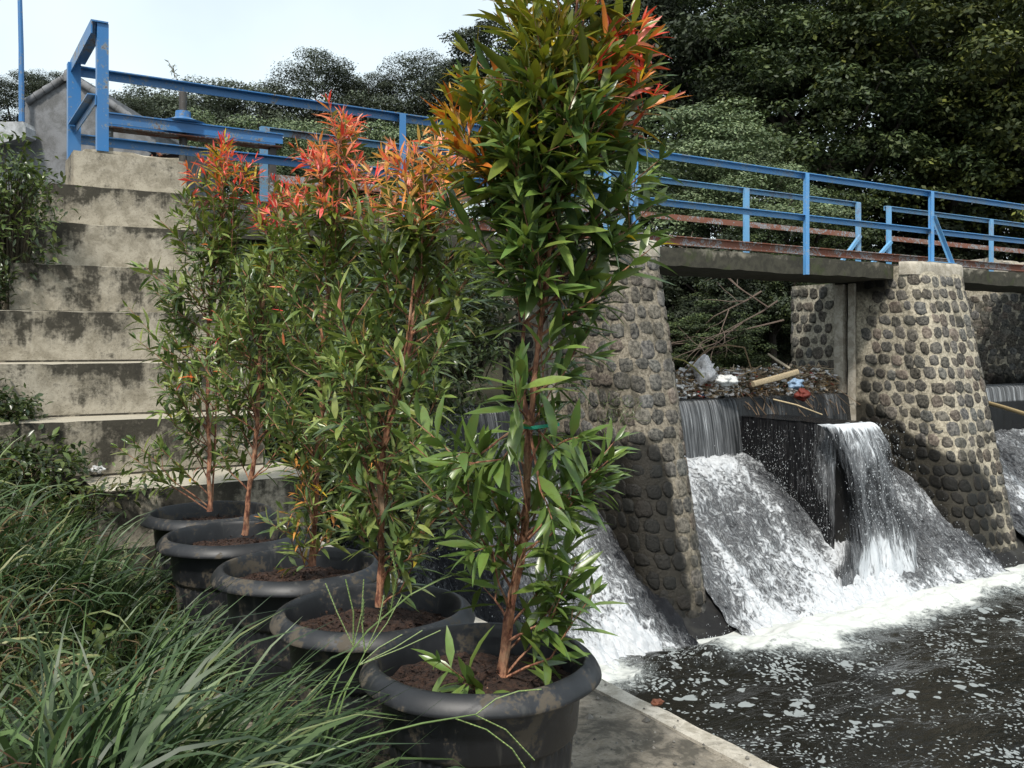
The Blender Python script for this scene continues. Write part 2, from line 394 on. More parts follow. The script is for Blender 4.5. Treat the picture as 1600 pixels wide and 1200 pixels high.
def simple(name, c, rough=.6, **kw):
    m, nt, b = new_mat(name); b.inputs['Base Color'].default_value = (*c, 1); b.inputs['Roughness'].default_value = rough
    n = nz(nt, pos(nt), 40, 3); bump(nt, b, n, .2, .004); return m
M['drop'] = simple('water_drops', (.60, .64, .67), .3)
M['tie'] = simple('green_tie', (.02, .30, .20), .4)

# ------------------------------------------------------------------ setting: ground, path, walls
POOLZ = -3.10; WEIRZ = -.74; PATHZ = -1.28; WALLU = 2.19
def ground_h(u, v):
    bank = (0.42 + .25 * sm(2.4, 4.6, v)) * sm(.80, -.2, u) + .16 * sm(3.2, 4.8, v) * sm(.95, .5, u)
    edge = .02 + .6 * (min(v, 7.6) - 6.1)
    back = sm(4.6, 7.6, v) * 2.25 * sm(edge, edge - .55, u)
    z = PATHZ - .02 + bank + back + .9 * sm(-.3, -4, u)
    z += .05 * fbm((u * 1.3, v * 1.3, 0), 3)
    return z
def grid_mesh(name, us, vs, hf, mat, kind='structure'):
    V = np.array([(u, v, hf(u, v)) for v in vs for u in us]); n = len(us)
    f = np.array([(j * n + i, j * n + i + 1, (j + 1) * n + i + 1, (j + 1) * n + i) for j in range(len(vs) - 1) for i in range(n - 1)])
    o = np_mesh(name, V, f, np.full((len(V), 3), .5), mat); 
    if kind: o['kind'] = kind
    return o
us = np.concatenate([np.linspace(-200, -12, 8), np.linspace(-10, 1.0, 56)])
vs = np.concatenate([np.linspace(-120, -6, 7), np.linspace(-5, 14, 90), np.linspace(18, 220, 10)])
grid_mesh('ground', us, vs, ground_h, M['earth'])
def far_h(u, v):       # bank upstream: a river channel between two rising banks
    return -1.1 + 2.2 * sm(13, 20, v) + .25 * fbm((u * .3, v * .3, 3), 3)
grid_mesh('terrain', np.linspace(1.0, 400, 90), np.concatenate([np.linspace(12.6, 30, 20), np.linspace(36, 400, 10)]), far_h, M['earth'])
grid_mesh('riverbed', np.linspace(1.0, 400, 4), np.linspace(-200, 13, 4), lambda u, v: -4.0, M['earth'])
def right_h(u, v): return -3.4 + 4.4 * sm(27, 34, u) + .2 * fbm((u * .3, v * .3, 7), 2)
grid_mesh('river_bank', np.linspace(26, 300, 50), np.linspace(-200, 13, 40), right_h, M['earth'])

def rough_box(name, x0, x1, y0, y1, z0, z1, mat, parent=None, seg=.08, amp=.006, chip=.0, mb=None, seed=0):
    bm = bmesh.new(); bmesh.ops.create_cube(bm, size=1)
    for v in bm.verts:
        v.co = ((x0 if v.co.x < 0 else x1), (y0 if v.co.y < 0 else y1), (z0 if v.co.z < 0 else z1))
    for ax, (a, b) in enumerate(((x0, x1), (y0, y1), (z0, z1))):
        n = min(60, max(1, int((b - a) / seg)))
        for i in range(1, n):
            co = [0, 0, 0]; no = [0, 0, 0]; co[ax] = a + (b - a) * i / n; no[ax] = 1
            bmesh.ops.bisect_plane(bm, geom=bm.verts[:] + bm.edges[:] + bm.faces[:], plane_co=co, plane_no=no, dist=1e-6)
    eps = 1e-5
    for v in bm.verts:
        c = v.co.copy()
        k = sum((abs(c.x - x0) < eps or abs(c.x - x1) < eps, abs(c.y - y0) < eps or abs(c.y - y1) < eps, abs(c.z - z0) < eps or abs(c.z - z1) < eps))
        q = c * 3.5 + Vector((seed, 0, 0))
        v.co += Vector((noise.noise(q), noise.noise(q + Vector((9, 0, 0))), noise.noise(q + Vector((0, 9, 0))))) * amp
        if k >= 2:
            cc = Vector(((x0 + x1) / 2, (y0 + y1) / 2, (z0 + z1) / 2))
            dirn = Vector((0 if not (abs(c.x - x0) < eps or abs(c.x - x1) < eps) else math.copysign(1, cc.x - c.x),
                           0 if not (abs(c.y - y0) < eps or abs(c.y - y1) < eps) else math.copysign(1, cc.y - c.y),
                           0 if not (abs(c.z - z0) < eps or abs(c.z - z1) < eps) else math.copysign(1, cc.z - c.z)))
            a = max(0, noise.noise(c * 9 + Vector((seed, 3, 3)))) + .5 * max(0, noise.noise(c * 23))
            v.co += dirn * (.003 + chip * a)
    b = base_of(parent)
    bmesh.ops.translate(bm, verts=bm.verts, vec=-b)
    me = bpy.data.meshes.new(name); bm.to_mesh(me); bm.free()
    me.polygons.foreach_set('use_smooth', [True] * len(me.polygons)); me.set_sharp_from_angle(angle=R(35))
    return link_mesh(name, me, mat, parent)

path = rough_box('path', .35, 2.10, -2.0, 4.9, PATHZ - .35, PATHZ, M['path'], seg=.12, amp=.008); path['kind'] = 'structure'
kb = rough_box('kerb', 2.103, WALLU, -2.0, 7.2, PATHZ - .3, PATHZ + .006, M['kerb'], seg=.05, amp=.003, chip=.008); kb['kind'] = 'structure'
pth2 = rough_box('path', .9, 2.10, 4.903, 7.2, PATHZ - .35, PATHZ - .01, M['path'], seg=.2, amp=.01); pth2['kind'] = 'structure'
rw = rough_box('river_wall', .6, WALLU - .004, -2.0, 7.2, -4.0, PATHZ - .36, M['dark'], seg=.3)
tag(rw, 'dark wet retaining wall under the pale kerb beside the pool', 'wall')

# stairs
T = thing('concrete_staircase', (1.2, 6.5, PATHZ), 'mould-stained concrete stairs climbing from the grass to the blue railing', 'stairs')
ZK = [-.71 + .306 * k for k in range(8)]
VK = [4.9] + [5.46 + .33 * (k - 1) for k in range(1, 8)]
UL = [.70, -.35, -.15, .12, .42, .56, .68, .90]
for k in range(8):
    z0 = PATHZ - .3 if k == 0 else ZK[k - 1] - .06
    y1 = 7.95
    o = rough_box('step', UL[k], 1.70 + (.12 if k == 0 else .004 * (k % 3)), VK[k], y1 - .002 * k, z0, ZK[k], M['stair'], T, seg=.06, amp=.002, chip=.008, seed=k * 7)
# broken mortar hump beside the blue posts
rough_box('landing', .98, 1.66, 7.5, 8.66, ZK[7] - .2, ZK[7] + .035, M['stair'], T, seg=.08, amp=.006, chip=.02, seed=91)

# ------------------------------------------------------------------ masonry piers
def masonry(name, P, smax, z0, z1, parent, seed, mortar=(.30, .27, .21), wetf=None, stone=.096, pitch=(.215, .195), smin=0.0, ns=None, vlim=99):
    """P(s,z) -> point on the wall; mortar skin plus rounded river cobbles set in rows"""
    rnd = random.Random(seed); mb = MB()
    S = np.linspace(smin, smax, ns or int((smax - smin) / .06) + 2); Z = np.linspace(z0, z1, int((z1 - z0) / .08) + 2)
    def nrm(s, z):
        a = P(s + .01, z) - P(s - .01, z); b = P(s, z + .01) - P(s, z - .01); return a.cross(b).normalized()
    vs = []
    for z in Z:
        for s in S:
            p = P(s, z); vs.append(p + nrm(s, z) * .020 * fbm((p.x * 4, p.y * 4, p.z * 4 + seed), 3))
    n = len(S)
    mcol = mortar
    mb.add(vs, [(j * n + i, j * n + i + 1, (j + 1) * n + i + 1, (j + 1) * n + i) for j in range(len(Z) - 1) for i in range(n - 1)], mcol)
    row = 0; z = z0 + pitch[1] * .5
    while z < z1 - .04:
        s = smin + (.5 if row % 2 else .05) * pitch[0] + rnd.uniform(-.03, .03)
        while s < smax - .05:
            ss = s + rnd.uniform(-.018, .018); zz = z + rnd.uniform(-.026, .026)
            if P(ss - stone if ss < 0 else ss + stone, zz).y > vlim: s += pitch[0]; continue
            rx = stone * rnd.uniform(.66, 1.10); rz = stone * rnd.uniform(.70, 1.04); nrm_ = nrm(ss, zz)
            g = rnd.uniform(.04, .15); warm = rnd.uniform(.92, 1.12)
            col = (g * warm, g * rnd.uniform(.94, 1.0), g * .9 / warm)
            if rnd.random() < .14: col = (g * 1.5, g * 1.2, g * 1.0)
            K = 11; ph = rnd.uniform(0, 6); pw = rnd.uniform(2.0, 4.2); sv = []; ang = rnd.uniform(0, 3.1)
            hh = rnd.uniform(.010, .022)
            for q, (rf, hf) in enumerate(((1.04, -.012), (1.0, .45), (.90, .88), (.60, 1.0))):
                for k in range(K):
                    a = 2 * math.pi * k / K + ang
                    c_, s_ = math.cos(a), math.sin(a)
                    sup = (abs(c_) ** pw + abs(s_) ** pw) ** (-1 / pw)
                    rr = rf * sup * (1 + .30 * noise.noise(Vector((c_ * 1.3 + ss * 9, s_ * 1.3 + zz * 9, ph))))
                    b_ = P(ss + c_ * rr * rx, zz + s_ * rr * rz)
                    h_ = hf * hh if hf > 0 else -.01
                    h_ *= (1 + .3 * noise.noise(Vector((c_ * 2 + ph, s_ * 2, q))))
                    sv.append(b_ + nrm_ * h_)
            sv.append(P(ss, zz) + nrm_ * hh * 1.02)
            fs = [(r * K + k, r * K + (k + 1) % K, (r + 1) * K + (k + 1) % K, (r + 1) * K + k) for r in range(3) for k in range(K)]
            fs += [(3 * K + k, 3 * K + (k + 1) % K, 4 * K) for k in range(K)]
            mb.add(sv, fs, col)
            s += rx + stone * rnd.uniform(.92, 1.02) + (pitch[0] - 2 * stone)
        row += 1; z += pitch[1] * rnd.uniform(.95, 1.06)
    o = mb.build(name, M['stone'], parent, sharp=60)
    me = o.data; at_ = me.attributes.new('wet', 'FLOAT', 'POINT')
    at_.data.foreach_set('value', np.array([wetf(Vector(p)) if wetf else 0 for p in mb.v], dtype=np.float32))
    return o

def pier_P(uc, hw, vback, ztop=1.2, r0=.15, rg=.06, slope=.24, vn0=8.45):
    """s = arc length from the middle of the nose, negative towards the stairs side"""
    def P(s, z):
        vn, r = vn0 - slope * (ztop - z), min(r0 + rg * (ztop - z), hw - .03)
        sg = -1 if s < 0 else 1; a = abs(s)
        if a < hw - r: return Vector((uc + sg * a, vn, z))
        a -= hw - r
        if a < math.pi / 2 * r:
            t = a / r; return Vector((uc + sg * (hw - r + r * math.sin(t)), vn + r - r * math.cos(t), z))
        a -= math.pi / 2 * r
        return Vector((uc + sg * hw, min(vn + r + a, vback), z))
    return P

GW = []
def pier(uc, hw, label, seed, mortar, wetf, vmid=9.45, vback=10.9):
    t = thing('stone_pier', (uc, 9.0, -3.2), label, 'pier', 'cobbled stone piers under the footbridge')
    P = pier_P(uc, hw, vmid)
    masonry('masonry', P, 1.9, -3.25, 1.2, t, seed, mortar, wetf, smin=-(vmid - 8.45) - 1.35, vlim=vmid - .07)
    # upstream half behind the gate slot
    def P2(s, z):
        L = vback - 9.86
        if s < .5:
            a = math.pi / 2 * s / .5; return Vector((uc - hw + .3 - .3 * math.sin(a), vback - .3 + .3 * math.cos(a), z))
        if s < .5 + L - .3: return Vector((uc - hw, vback - .3 - (s - .5), z))
        return Vector((uc - hw, 9.86, z))
    masonry('rear_masonry', P2, .5 + vback - 9.86 - .3, -1.6, 1.0, t, seed + 3, (.56, .51, .40), lambda p: .9 * float(sm(-.35, -.8, p.z)))
    c = MB(); c.box(uc - hw + .07, uc + hw - .07, 9.4, vback - .3, -3.2, .99, (.2, .2, .2)); c.build('core', M['dark'], t)
    for a, b in ((9.46, 9.585), (9.675, 9.85)):
        rough_box('guide_column', uc - hw - .04, uc - hw + .1, a, b, -1.6, .98, M['pale'], t, seg=.1, amp=.004, chip=.008)
    # cap of cast concrete following the rounded nose
    m = MB(); pts = []
    Pc = pier_P(uc, hw + .03, 9.45, ztop=1.0, vn0=8.42, rg=0)
    for s in np.linspace(-.86, .86, 34): pts.append(Pc(s, 1.0))
    ring = [];
    for (ins, z) in ((.0, 1.06), (-.0, 1.20), (.02, 1.245), (.06, 1.258)):
        for i, p in enumerate(pts):
            cc = Vector((uc, 9.2, 0)); d = (Vector((p.x, p.y, 0)) - cc).normalized()
            ring.append(Vector((p.x, p.y, z)) - d * ins + Vector((0, 0, .012 * noise.noise(Vector((p.x * 5, p.y * 5, z))))))
    n = len(pts)
    m.add(ring, [(j * n + i, j * n + i + 1, (j + 1) * n + i + 1, (j + 1) * n + i) for j in range(3) for i in range(n - 1)] + [tuple(3 * n + i for i in range(n))])
    m.build('cap', M['pale'], t, sharp=50)
    return t
def wet1(p):
    a = float(sm(-.7, -1.5, p.z)) * float(sm(7.15, 6.80, p.x)) * 1.3
    return max(a, .55 * float(sm(-2.2, -2.9, p.z)), .30 * float(sm(1.2, -.2, p.z)))
def wet2(p):
    l = -.75 - .55 * max(0, (9.3 - p.y))
    side = float(sm(13.3, 12.4, p.x))
    a = float(sm(l + .1, l - .25, p.z)) * (.35 + .75 * side)
    b = float(sm(.45, 1.0, p.z)) * float(sm(8.75, 9.0, p.y)) * .9
    c = .5 * float(sm(8.75, 9.0, p.y)) * float(sm(.6, -.4, p.z))
    return max(a, b, c)
pier(7.02, .42, 'dark weathered cobblestone pier standing just behind the tallest potted shrub', 11, (.26, .225, .17), wet1)
pier(12.98, .64, 'cobblestone pier with pale mortar between the broad middle cascade and the far one', 23, (.56, .50, .38), wet2)
pier(19.1, .64, 'far cobblestone pier beyond the last cascade with a pale band on top', 37, (.56, .50, .38), lambda p: .6 * float(sm(-.2, -.7, p.z)), vmid=14.5, vback=15.6)
pb = rough_box('river_wall', 18.455, 18.52, 10.2, 13.4, .86, 1.06, M['pale'], seg=.3)
tag(pb, 'pale cast coping strip along the top of the far cobbled pier', 'coping')
# abutment at the stairs
t = thing('stone_abutment', (1.0, 9.2, -3.2), 'cobblestone bridge abutment hidden behind the shrubs at the head of the stairs', 'abutment')
def PA(s, z):
    return Vector((-1.0 + s, 7.97, z)) if s < 2.68 else Vector((1.68, 7.97 + (s - 2.68), z))
masonry('masonry', PA, 5.6, -3.2, 1.0, t, 55, (.24, .22, .17), lambda p: .5 * float(sm(-.5, -1.5, p.z)))
c = MB(); c.box(-1.0, 1.60, 8.05, 10.9, -3.2, .99); c.build('core', M['dark'], t)

# ------------------------------------------------------------------ weir body, water
ws = rough_box('weir', 1.70, 30, 9.66, 12.5, -4, WEIRZ - .10, M['dark'], seg=1.0)
tag(ws, 'dark wet concrete weir sill that the river spills over between the piers', 'weir')
prof = [(9.5, -1.50), (9.3, -1.55), (9.0, -1.66), (8.7, -1.85), (8.3, -2.16), (7.9, -2.50), (7.5, -2.80), (7.1, -3.08), (6.95, -3.16)]
def zs(v):
    xs = [p[0] for p in prof][::-1]; ys = [p[1] for p in prof][::-1]; return float(np.interp(v, xs, ys))
ap = MB()
us2 = np.linspace(1.7, 30, 40); n = len(us2)
vv = [(v, zs(v) - .10) for v in np.linspace(9.7, 6.9, 14)]
ap.add([(u, v, z) for v, z in vv for u in us2], [(j * n + i, j * n + i + 1, (j + 1) * n + i + 1, (j + 1) * n + i) for j in range(13) for i in range(n - 1)])
o = ap.build('spillway', M['dark']); tag(o, 'steep dark concrete spillway apron under the white rushing water', 'spillway')
o['kind'] = 'structure'

def sheet(name, nu, nv, fn, ff, mat, label=None, kind='structure', parent=None):
    """fn(a,b)-> point, ff(a,b)-> foam density; UV in metres"""
    V = []; FO = []; 
    for j in range(nv):
        for i in range(nu):
            a, b = i / (nu - 1), j / (nv - 1); V.append(fn(a, b)); FO.append(ff(a, b))
    V = np.array(V); f = np.array([(j * nu + i, (j + 1) * nu + i, (j + 1) * nu + i + 1, j * nu + i + 1) for j in range(nv - 1) for i in range(nu - 1)])
    o = np_mesh(name, V, f, np.full((len(V), 3), .5), mat)
    me = o.data; a_ = me.attributes.new('foam', 'FLOAT', 'POINT'); a_.data.foreach_set('value', np.array(FO, dtype=np.float32))
    G = V.reshape(nv, nu, 3)
    s = np.concatenate([[0], np.cumsum(np.linalg.norm(np.diff(G[:, nu // 2], axis=0), axis=1))])
    x = np.concatenate([[0], np.cumsum(np.linalg.norm(np.diff(G[nv // 2], axis=0), axis=1))]) + V[0, 0]
    UV = np.stack(np.meshgrid(x, s), -1).reshape(-1, 2)
    li = np.zeros(len(me.loops), dtype=np.int32); me.loops.foreach_get('vertex_index', li)
    uvl = me.uv_layers.new(name='UVMap'); uvl.data.foreach_set('uv', UV[li].astype(np.float32).ravel())
    if kind: o['kind'] = kind
    return o

def apron(u0, u1, dens, seed, nu, nv=150, vtop=9.40):
    def fn(a, b):
        u = u0 + (u1 - u0) * a; v = vtop + (6.93 - vtop) * b; z = zs(v)
        q = Vector((u * 4.2, v * 1.6 + seed, 0)); q2 = Vector((u * 13, v * 6 + seed, 2))
        dn = dens(a, b)
        h = (.07 * noise.noise(q) + .06 * noise.noise(q2) + .030 * noise.noise(q2 * 2.3)) * (.35 + 1.5 * max(0, dn))
        if b > .9: h += (b - .9) * .5 * (.5 + noise.noise(Vector((u * 5, 0, seed))))
        return (u, v - h * .6, z + h * .8)
    return sheet('water', nu, nv, fn, dens, M['apron'])
def dens2(a, b):       # broad middle cascade, left bay: nearly white
    u = 7.45 + a * 2.3
    d = .50 + .10 * noise.noise(Vector((u * 1.6, b * 2, 0))) - .10 * float(sm(.25, 0, a)) * b
    d -= .13 * float(sm(.05, .3, b)) * float(sm(.7, .45, b)) * .8
    return d + .10 * float(sm(.75, 1, b))
def dens2r(a, b):
    return .37 + .15 * noise.noise(Vector((a * 6, b * 3, 4))) + .22 * float(sm(.30, .0, a)) * float(sm(.3, .6, b)) + .10 * float(sm(.7, 1, b))
def dens_mid(a, b):
    u = 7.35 + 5.15 * a; k = float(sm(9.75, 10.35, u))
    return dens2((u - 7.45) / 2.3, b) * (1 - k) + dens2r((u - 9.75) / 2.75, b) * k
apron(7.35, 12.5, dens_mid, 3, 400)
def dens1(a, b):
    u = 1.75 + a * 5.0
    d = .29 + .22 * noise.noise(Vector((u * 1.3 + .6, b * 1.2, 9)))
    d += .20 * math.exp(-((u - 6.15 + .35 * b) / .42) ** 2) + .15 * float(sm(.7, 1, b))
    return d - .10 * float(sm(.95, 1, a))
apron(1.75, 6.75, dens1, 7, 280)
def dens3(a, b): return .40 + .12 * noise.noise(Vector((a * 7, b * 3, 14)))
apron(13.5, 18.6, dens3, 9, 140)

def curtain(u0, u1, foamf, bow=.22, zb=-1.55, v0=9.6, seed=0, z0=WEIRZ, nu=120, nv=30):
    def fn(a, b):
        u = u0 + (u1 - u0) * a
        # lip, then a free falling sheet
        if b < .25: t = b / .25; return (u, v0 + .5 * (1 - t), z0 + .012 * noise.noise(Vector((u * 6, t, seed))) - .01 * t)
        t = (b - .25) / .75
        return (u, v0 - bow * math.sqrt(t) - .012 * noise.noise(Vector((u * 11, t, seed))), z0 - .01 - (z0 - .01 - zb) * t ** 1.1 - .0)
    return sheet('water', nu, nv, fn, foamf, M['curtain'])
curtain(7.45, 9.78, lambda a, b: (.43 if b > .27 else .22) + .08 * noise.noise(Vector((a * 12, 0, 3))) , seed=1)
curtain(9.78, 12.35, lambda a, b: .30 + .26 * noise.noise(Vector((a * 9, b, 8))), bow=.12, seed=2)
curtain(1.7, 6.62, lambda a, b: .36 + .12 * noise.noise(Vector((a * 12, 0, 13))), seed=3, nu=160)
curtain(13.6, 18.5, lambda a, b: (.46 if b < .55 else .46 - .5 * float(sm(.5, .62, b))), bow=.10, seed=4, nu=120)  # shadow on the lower fall is painted in by cutting its foam

# dividing wall in the middle bay, a film of water on it
dv = rough_box('divider_wall', 9.80, 10.46, 7.86, 9.40, -3.3, -1.03, M['dark'], seg=.12, amp=.01, chip=.02)
tag(dv, 'dark wet dividing wall standing in the broad middle cascade', 'wall')
def fdiv(a, b):
    v = 9.42 - 1.62 * a
    x = 9.775 - .02 * b + .02 * noise.noise(Vector((v * 6, b * 3, 1))) + .01 * noise.noise(Vector((v * 20, b * 12, 1)))
    return (x, v, -1.0 - 2.2 * b)
sheet('water', 90, 80, fdiv, lambda a, b: .22 + .09 * float(sm(.3, .6, a)) + .16 * float(sm(.72, .95, a)) * (1 - .75 * float(sm(.3, .6, b)) * float(sm(.9, .75, b))) + .12 * float(sm(.35, .0, a)) * float(sm(.1, .4, b)) + .10 * noise.noise(Vector((a * 4, b * 2, 5))), M['drip'])
def ftop(a, b):
    return (9.76 + .72 * a, 9.42 - 1.62 * b, -1.0 + .010 * noise.noise(Vector((a * 4, b * 8, 0))))
sheet('water', 30, 50, ftop, lambda a, b: .22 + .12 * noise.noise(Vector((a * 3, b * 6, 0))), M['drip'])
def fend(a, b):        # sheet thrown off the end of the wall
    t = b; w_ = .47 + .32 * t
    u = 9.99 + .14 * t + (a - .5) * 2 * (w_ + .05 * noise.noise(Vector((t * 6, a * 2, 2))))
    v = 7.80 - .42 * math.sqrt(t) * (1 + .18 * noise.noise(Vector((a * 5, t * 3, 0)))) + .03 * noise.noise(Vector((a * 12, t * 8, 0)))
    return (u, v, -1.0 - 1.95 * t ** 1.25)
for k in range(2):
    sheet('water', 60, 110, (lambda kk: (lambda a, b: tuple(np.array(fend(a, b)) + np.array((.02 * kk, .09 * kk, 0)))))(k),
          lambda a, b: .53 - .12 * float(sm(.0, .35, .35 - a + .0)) - .16 * abs(a - .6) ** 1.0 + .08 * float(sm(.7, 1, b)) + (.18 * float(sm(.12, 0, b))) - .12 * float(sm(.15, .5, b)) * float(sm(.9, .6, b)), M['spout'])

# pool and upstream river
def poolz(u, v):
    d = v - 6.9
    h = .03 * noise.noise(Vector((u * .9, v * 1.6, 0))) + .010 * noise.noise(Vector((u * 3, v * 5, 0)))
    k = math.exp(-((v - 6.75) / .35) ** 2)
    h += k * (.07 + .08 * noise.noise(Vector((u * 2.2, v * 3, 4))) + .05 * noise.noise(Vector((u * 7, v * 7, 4))))
    h += .10 * math.exp(-((u - 7.2) / 1.3) ** 2 - ((v - 6.45) / .35) ** 2)
    return POOLZ + h
us3 = np.concatenate([np.linspace(2.0, 14, 320), np.linspace(14.2, 30, 60)]); vs3 = np.concatenate([np.linspace(-60, -2, 12), np.linspace(-1, 3, 40), np.linspace(3.03, 7.35, 190)])
po = grid_mesh('water', us3, vs3, poolz, M['pool'])
V = np.array([(u, v) for v in vs3 for u in us3]); fo = []
for u, v in V:
    e = 6.62 - .28 * math.exp(-((u - 7.9) / 1.6) ** 2) - .12 * noise.noise(Vector((u * 1.1, 0, 2)))
    d = float(sm(e - .55, e + .22, v)) * .84
    plume = .74 * math.exp(-((u - (7.6 + (6.4 - v) * .9)) / .85) ** 2) * float(sm(5.5, 6.35, v))
    p2 = .22 * math.exp(-((v - (6.25 - .05 * (u - 9))) / .35) ** 2) * float(sm(8, 10, u))
    wall = .14 * float(sm(3.2, 2.4, u)) * float(sm(5.3, 6.3, v))
    f_ = max(d, plume) + p2 + wall
    if 5.4 < u < 6.9: f_ *= 1 - .75 * float(sm(5.45, 6.0, u)) * float(sm(7.0, 6.2, u)) * float(sm(6.2, 6.5, v)) * .9
    fo.append(f_)
a_ = po.data.attributes.new('foam', 'FLOAT', 'POINT'); a_.data.foreach_set('value', np.array(fo, dtype=np.float32))
uw = MB(); uw.box(1.0, 60, 10.05, 20.0, WEIRZ - .3, WEIRZ - .012)
m, nt2, b = new_mat('still_water'); b.inputs['Base Color'].default_value = (.012, .012, .009, 1); b.inputs['Roughness'].default_value = .12
bump(nt2, b, nz(nt2, pos(nt2), 5, 3), .3, .03)
o = uw.build('water', m); o['kind'] = 'structure'

# spray: thousands of little drops thrown off the falls
rng = np.random.default_rng(5)
def drops(name, P, S, label):
    n = len(P); o8 = np.array([(1, 0, 0), (-1, 0, 0), (0, 1, 0), (0, -1, 0), (0, 0, 2.6), (0, 0, -2.6)])
    f8 = np.array([(0, 2, 4), (2, 1, 4), (1, 3, 4), (3, 0, 4), (2, 0, 5), (1, 2, 5), (3, 1, 5), (0, 3, 5)])
    V = P[:, None] + o8[None] * S[:, None, None]
    Fa = f8[None] + (np.arange(n) * 6)[:, None, None]
    o = np_mesh(name, V.reshape(-1, 3), Fa.reshape(-1, 3), np.full((n * 6, 3), .8), M['drop'])
    return tag(o, label, 'spray', None, 'stuff')
def rnd_drops(n, fn, s0=.003, s1=.009):
    P = np.array([fn() for _ in range(n)]); return P, s0 * .45 + (s1 - s0) * .6 * rng.random(n) ** 3
L = []
def f1():
    while True:
        v = rng.uniform(7.8, 9.4); b = rng.random() ** .7
        if noise.noise(Vector((v * 7, b * 2.2, 0))) + .5 * noise.noise(Vector((v * 20, b * 6, 0))) > rng.uniform(-.35, .35): break
    return (9.72 - rng.exponential(.05), v, -1.05 - 2.0 * b)
L.append(rnd_drops(2600, f1))
def f2():
    t = rng.random(); u = 10.1 + rng.normal(0, .33); return (u, 7.7 - .45 * math.sqrt(t) + rng.normal(0, .08), -1.0 - 1.95 * t ** 1.2)
L.append(rnd_drops(1800, f2, .003, .010))
def f3():
    u = rng.choice([rng.uniform(7.4, 9.8), rng.uniform(9.8, 12.4), rng.uniform(2.3, 6.2)]); v = rng.uniform(6.8, 9.2); return (u, v - .05, zs(v) + .05 + rng.exponential(.05))
L.append(rnd_drops(5200, f3, .003, .009))
def f4():
    u = rng.uniform(2.3, 13); return (u, rng.normal(6.75, .18), POOLZ + .05 + rng.exponential(.07))
L.append(rnd_drops(2500, f4, .003, .008))
drops('spray', np.concatenate([a for a, b in L]), np.concatenate([b for a, b in L]), 'fine white water drops thrown off the falls and the foam line')

# ------------------------------------------------------------------ footbridge
BR = thing('footbridge', (7.0, 9.3, 1.0), 'weathered concrete footbridge deck resting on the cobblestone piers', 'bridge')
rough_box('deck_slab', 1.02, 6.56, 8.72, 9.95, 1.0, 1.245, M['slab'], BR, seg=.14, amp=.012, chip=.03, seed=2)
rough_box('deck_slab', 7.48, 12.32, 8.74, 9.95, .99, 1.24, M['slab'], BR, seg=.14, amp=.012, chip=.03, seed=5)
rough_box('deck_slab', 13.66, 24.0, 8.72, 9.95, 1.0, 1.235, M['slab'], BR, seg=.16, amp=.012, chip=.03, seed=8)
rough_box('deck_slab', 6.59, 7.45, 8.9, 9.95, .98, 1.235, M['slab'], BR, seg=.16, amp=.012, chip=.03, seed=19)
rough_box('deck_slab', 12.36, 13.62, 8.9, 9.95, .98, 1.235, M['slab'], BR, seg=.16, amp=.012, chip=.03, seed=9)
m = MB()
for a, b in (((1.5, 9.35, 1.46), (24, 9.35, 1.46)),):
    m.bar(a, b, .10, .012); m.bar(Vector(a) + Vector((0, 0, -.055)), Vector(b) + Vector((0, 0, -.055)), .010, .098); m.bar(Vector(a) + Vector((0, 0, -.11)), Vector(b) + Vector((0, 0, -.11)), .10, .012)
m.build('rusty_beam', M['rust'], BR, smooth=False)
def tee_post(u, v, z0, z1, mat, parent, s=.07, side=-1):
    m = MB(); m.box(u - s / 2, u + s / 2, v - .005, v + .005, z0, z1); m.box(u - .005, u + .005, v + .0052, v + s, z0, z1)
    return m.build('post', mat, parent, smooth=False)
# near railing
NR = thing('railing', (7.5, 8.70, 1.24), 'long blue steel railing along the near edge of the footbridge', 'railing', 'blue steel railings of the footbridge')
RV = 8.69; TOPZ = 2.38
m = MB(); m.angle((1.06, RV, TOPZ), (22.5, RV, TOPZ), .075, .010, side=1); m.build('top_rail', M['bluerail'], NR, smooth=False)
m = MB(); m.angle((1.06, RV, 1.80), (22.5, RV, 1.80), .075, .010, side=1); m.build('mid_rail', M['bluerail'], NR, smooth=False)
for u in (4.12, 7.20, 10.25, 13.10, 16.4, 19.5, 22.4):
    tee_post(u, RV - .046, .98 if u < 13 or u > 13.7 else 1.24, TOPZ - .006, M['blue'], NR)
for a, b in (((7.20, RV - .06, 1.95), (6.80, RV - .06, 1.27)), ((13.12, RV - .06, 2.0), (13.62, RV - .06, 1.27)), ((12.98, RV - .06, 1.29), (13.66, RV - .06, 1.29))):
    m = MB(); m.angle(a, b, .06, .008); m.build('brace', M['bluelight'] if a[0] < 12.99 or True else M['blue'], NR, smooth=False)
# end frame by the stairs
EF = thing('railing', (1.08, 8.1, 1.43), 'blue square end frame standing on the top step with a diagonal-looking top bar', 'railing', 'blue steel railings of the footbridge')
EZ = 2.40
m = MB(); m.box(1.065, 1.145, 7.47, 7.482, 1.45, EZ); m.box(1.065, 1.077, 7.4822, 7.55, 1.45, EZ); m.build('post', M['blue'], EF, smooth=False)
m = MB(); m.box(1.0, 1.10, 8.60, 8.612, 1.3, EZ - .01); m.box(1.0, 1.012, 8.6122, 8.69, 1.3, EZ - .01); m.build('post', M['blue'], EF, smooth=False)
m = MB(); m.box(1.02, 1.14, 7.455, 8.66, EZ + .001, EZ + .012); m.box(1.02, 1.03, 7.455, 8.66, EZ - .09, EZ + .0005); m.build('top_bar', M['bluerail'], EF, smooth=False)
m = MB(); m.box(1.0, 1.058, 7.48, 8.59, 1.86, 1.87); m.box(1.052, 1.0615, 7.48, 8.59, 1.79, 1.8595); m.build('mid_bar', M['blue'], EF, smooth=False)
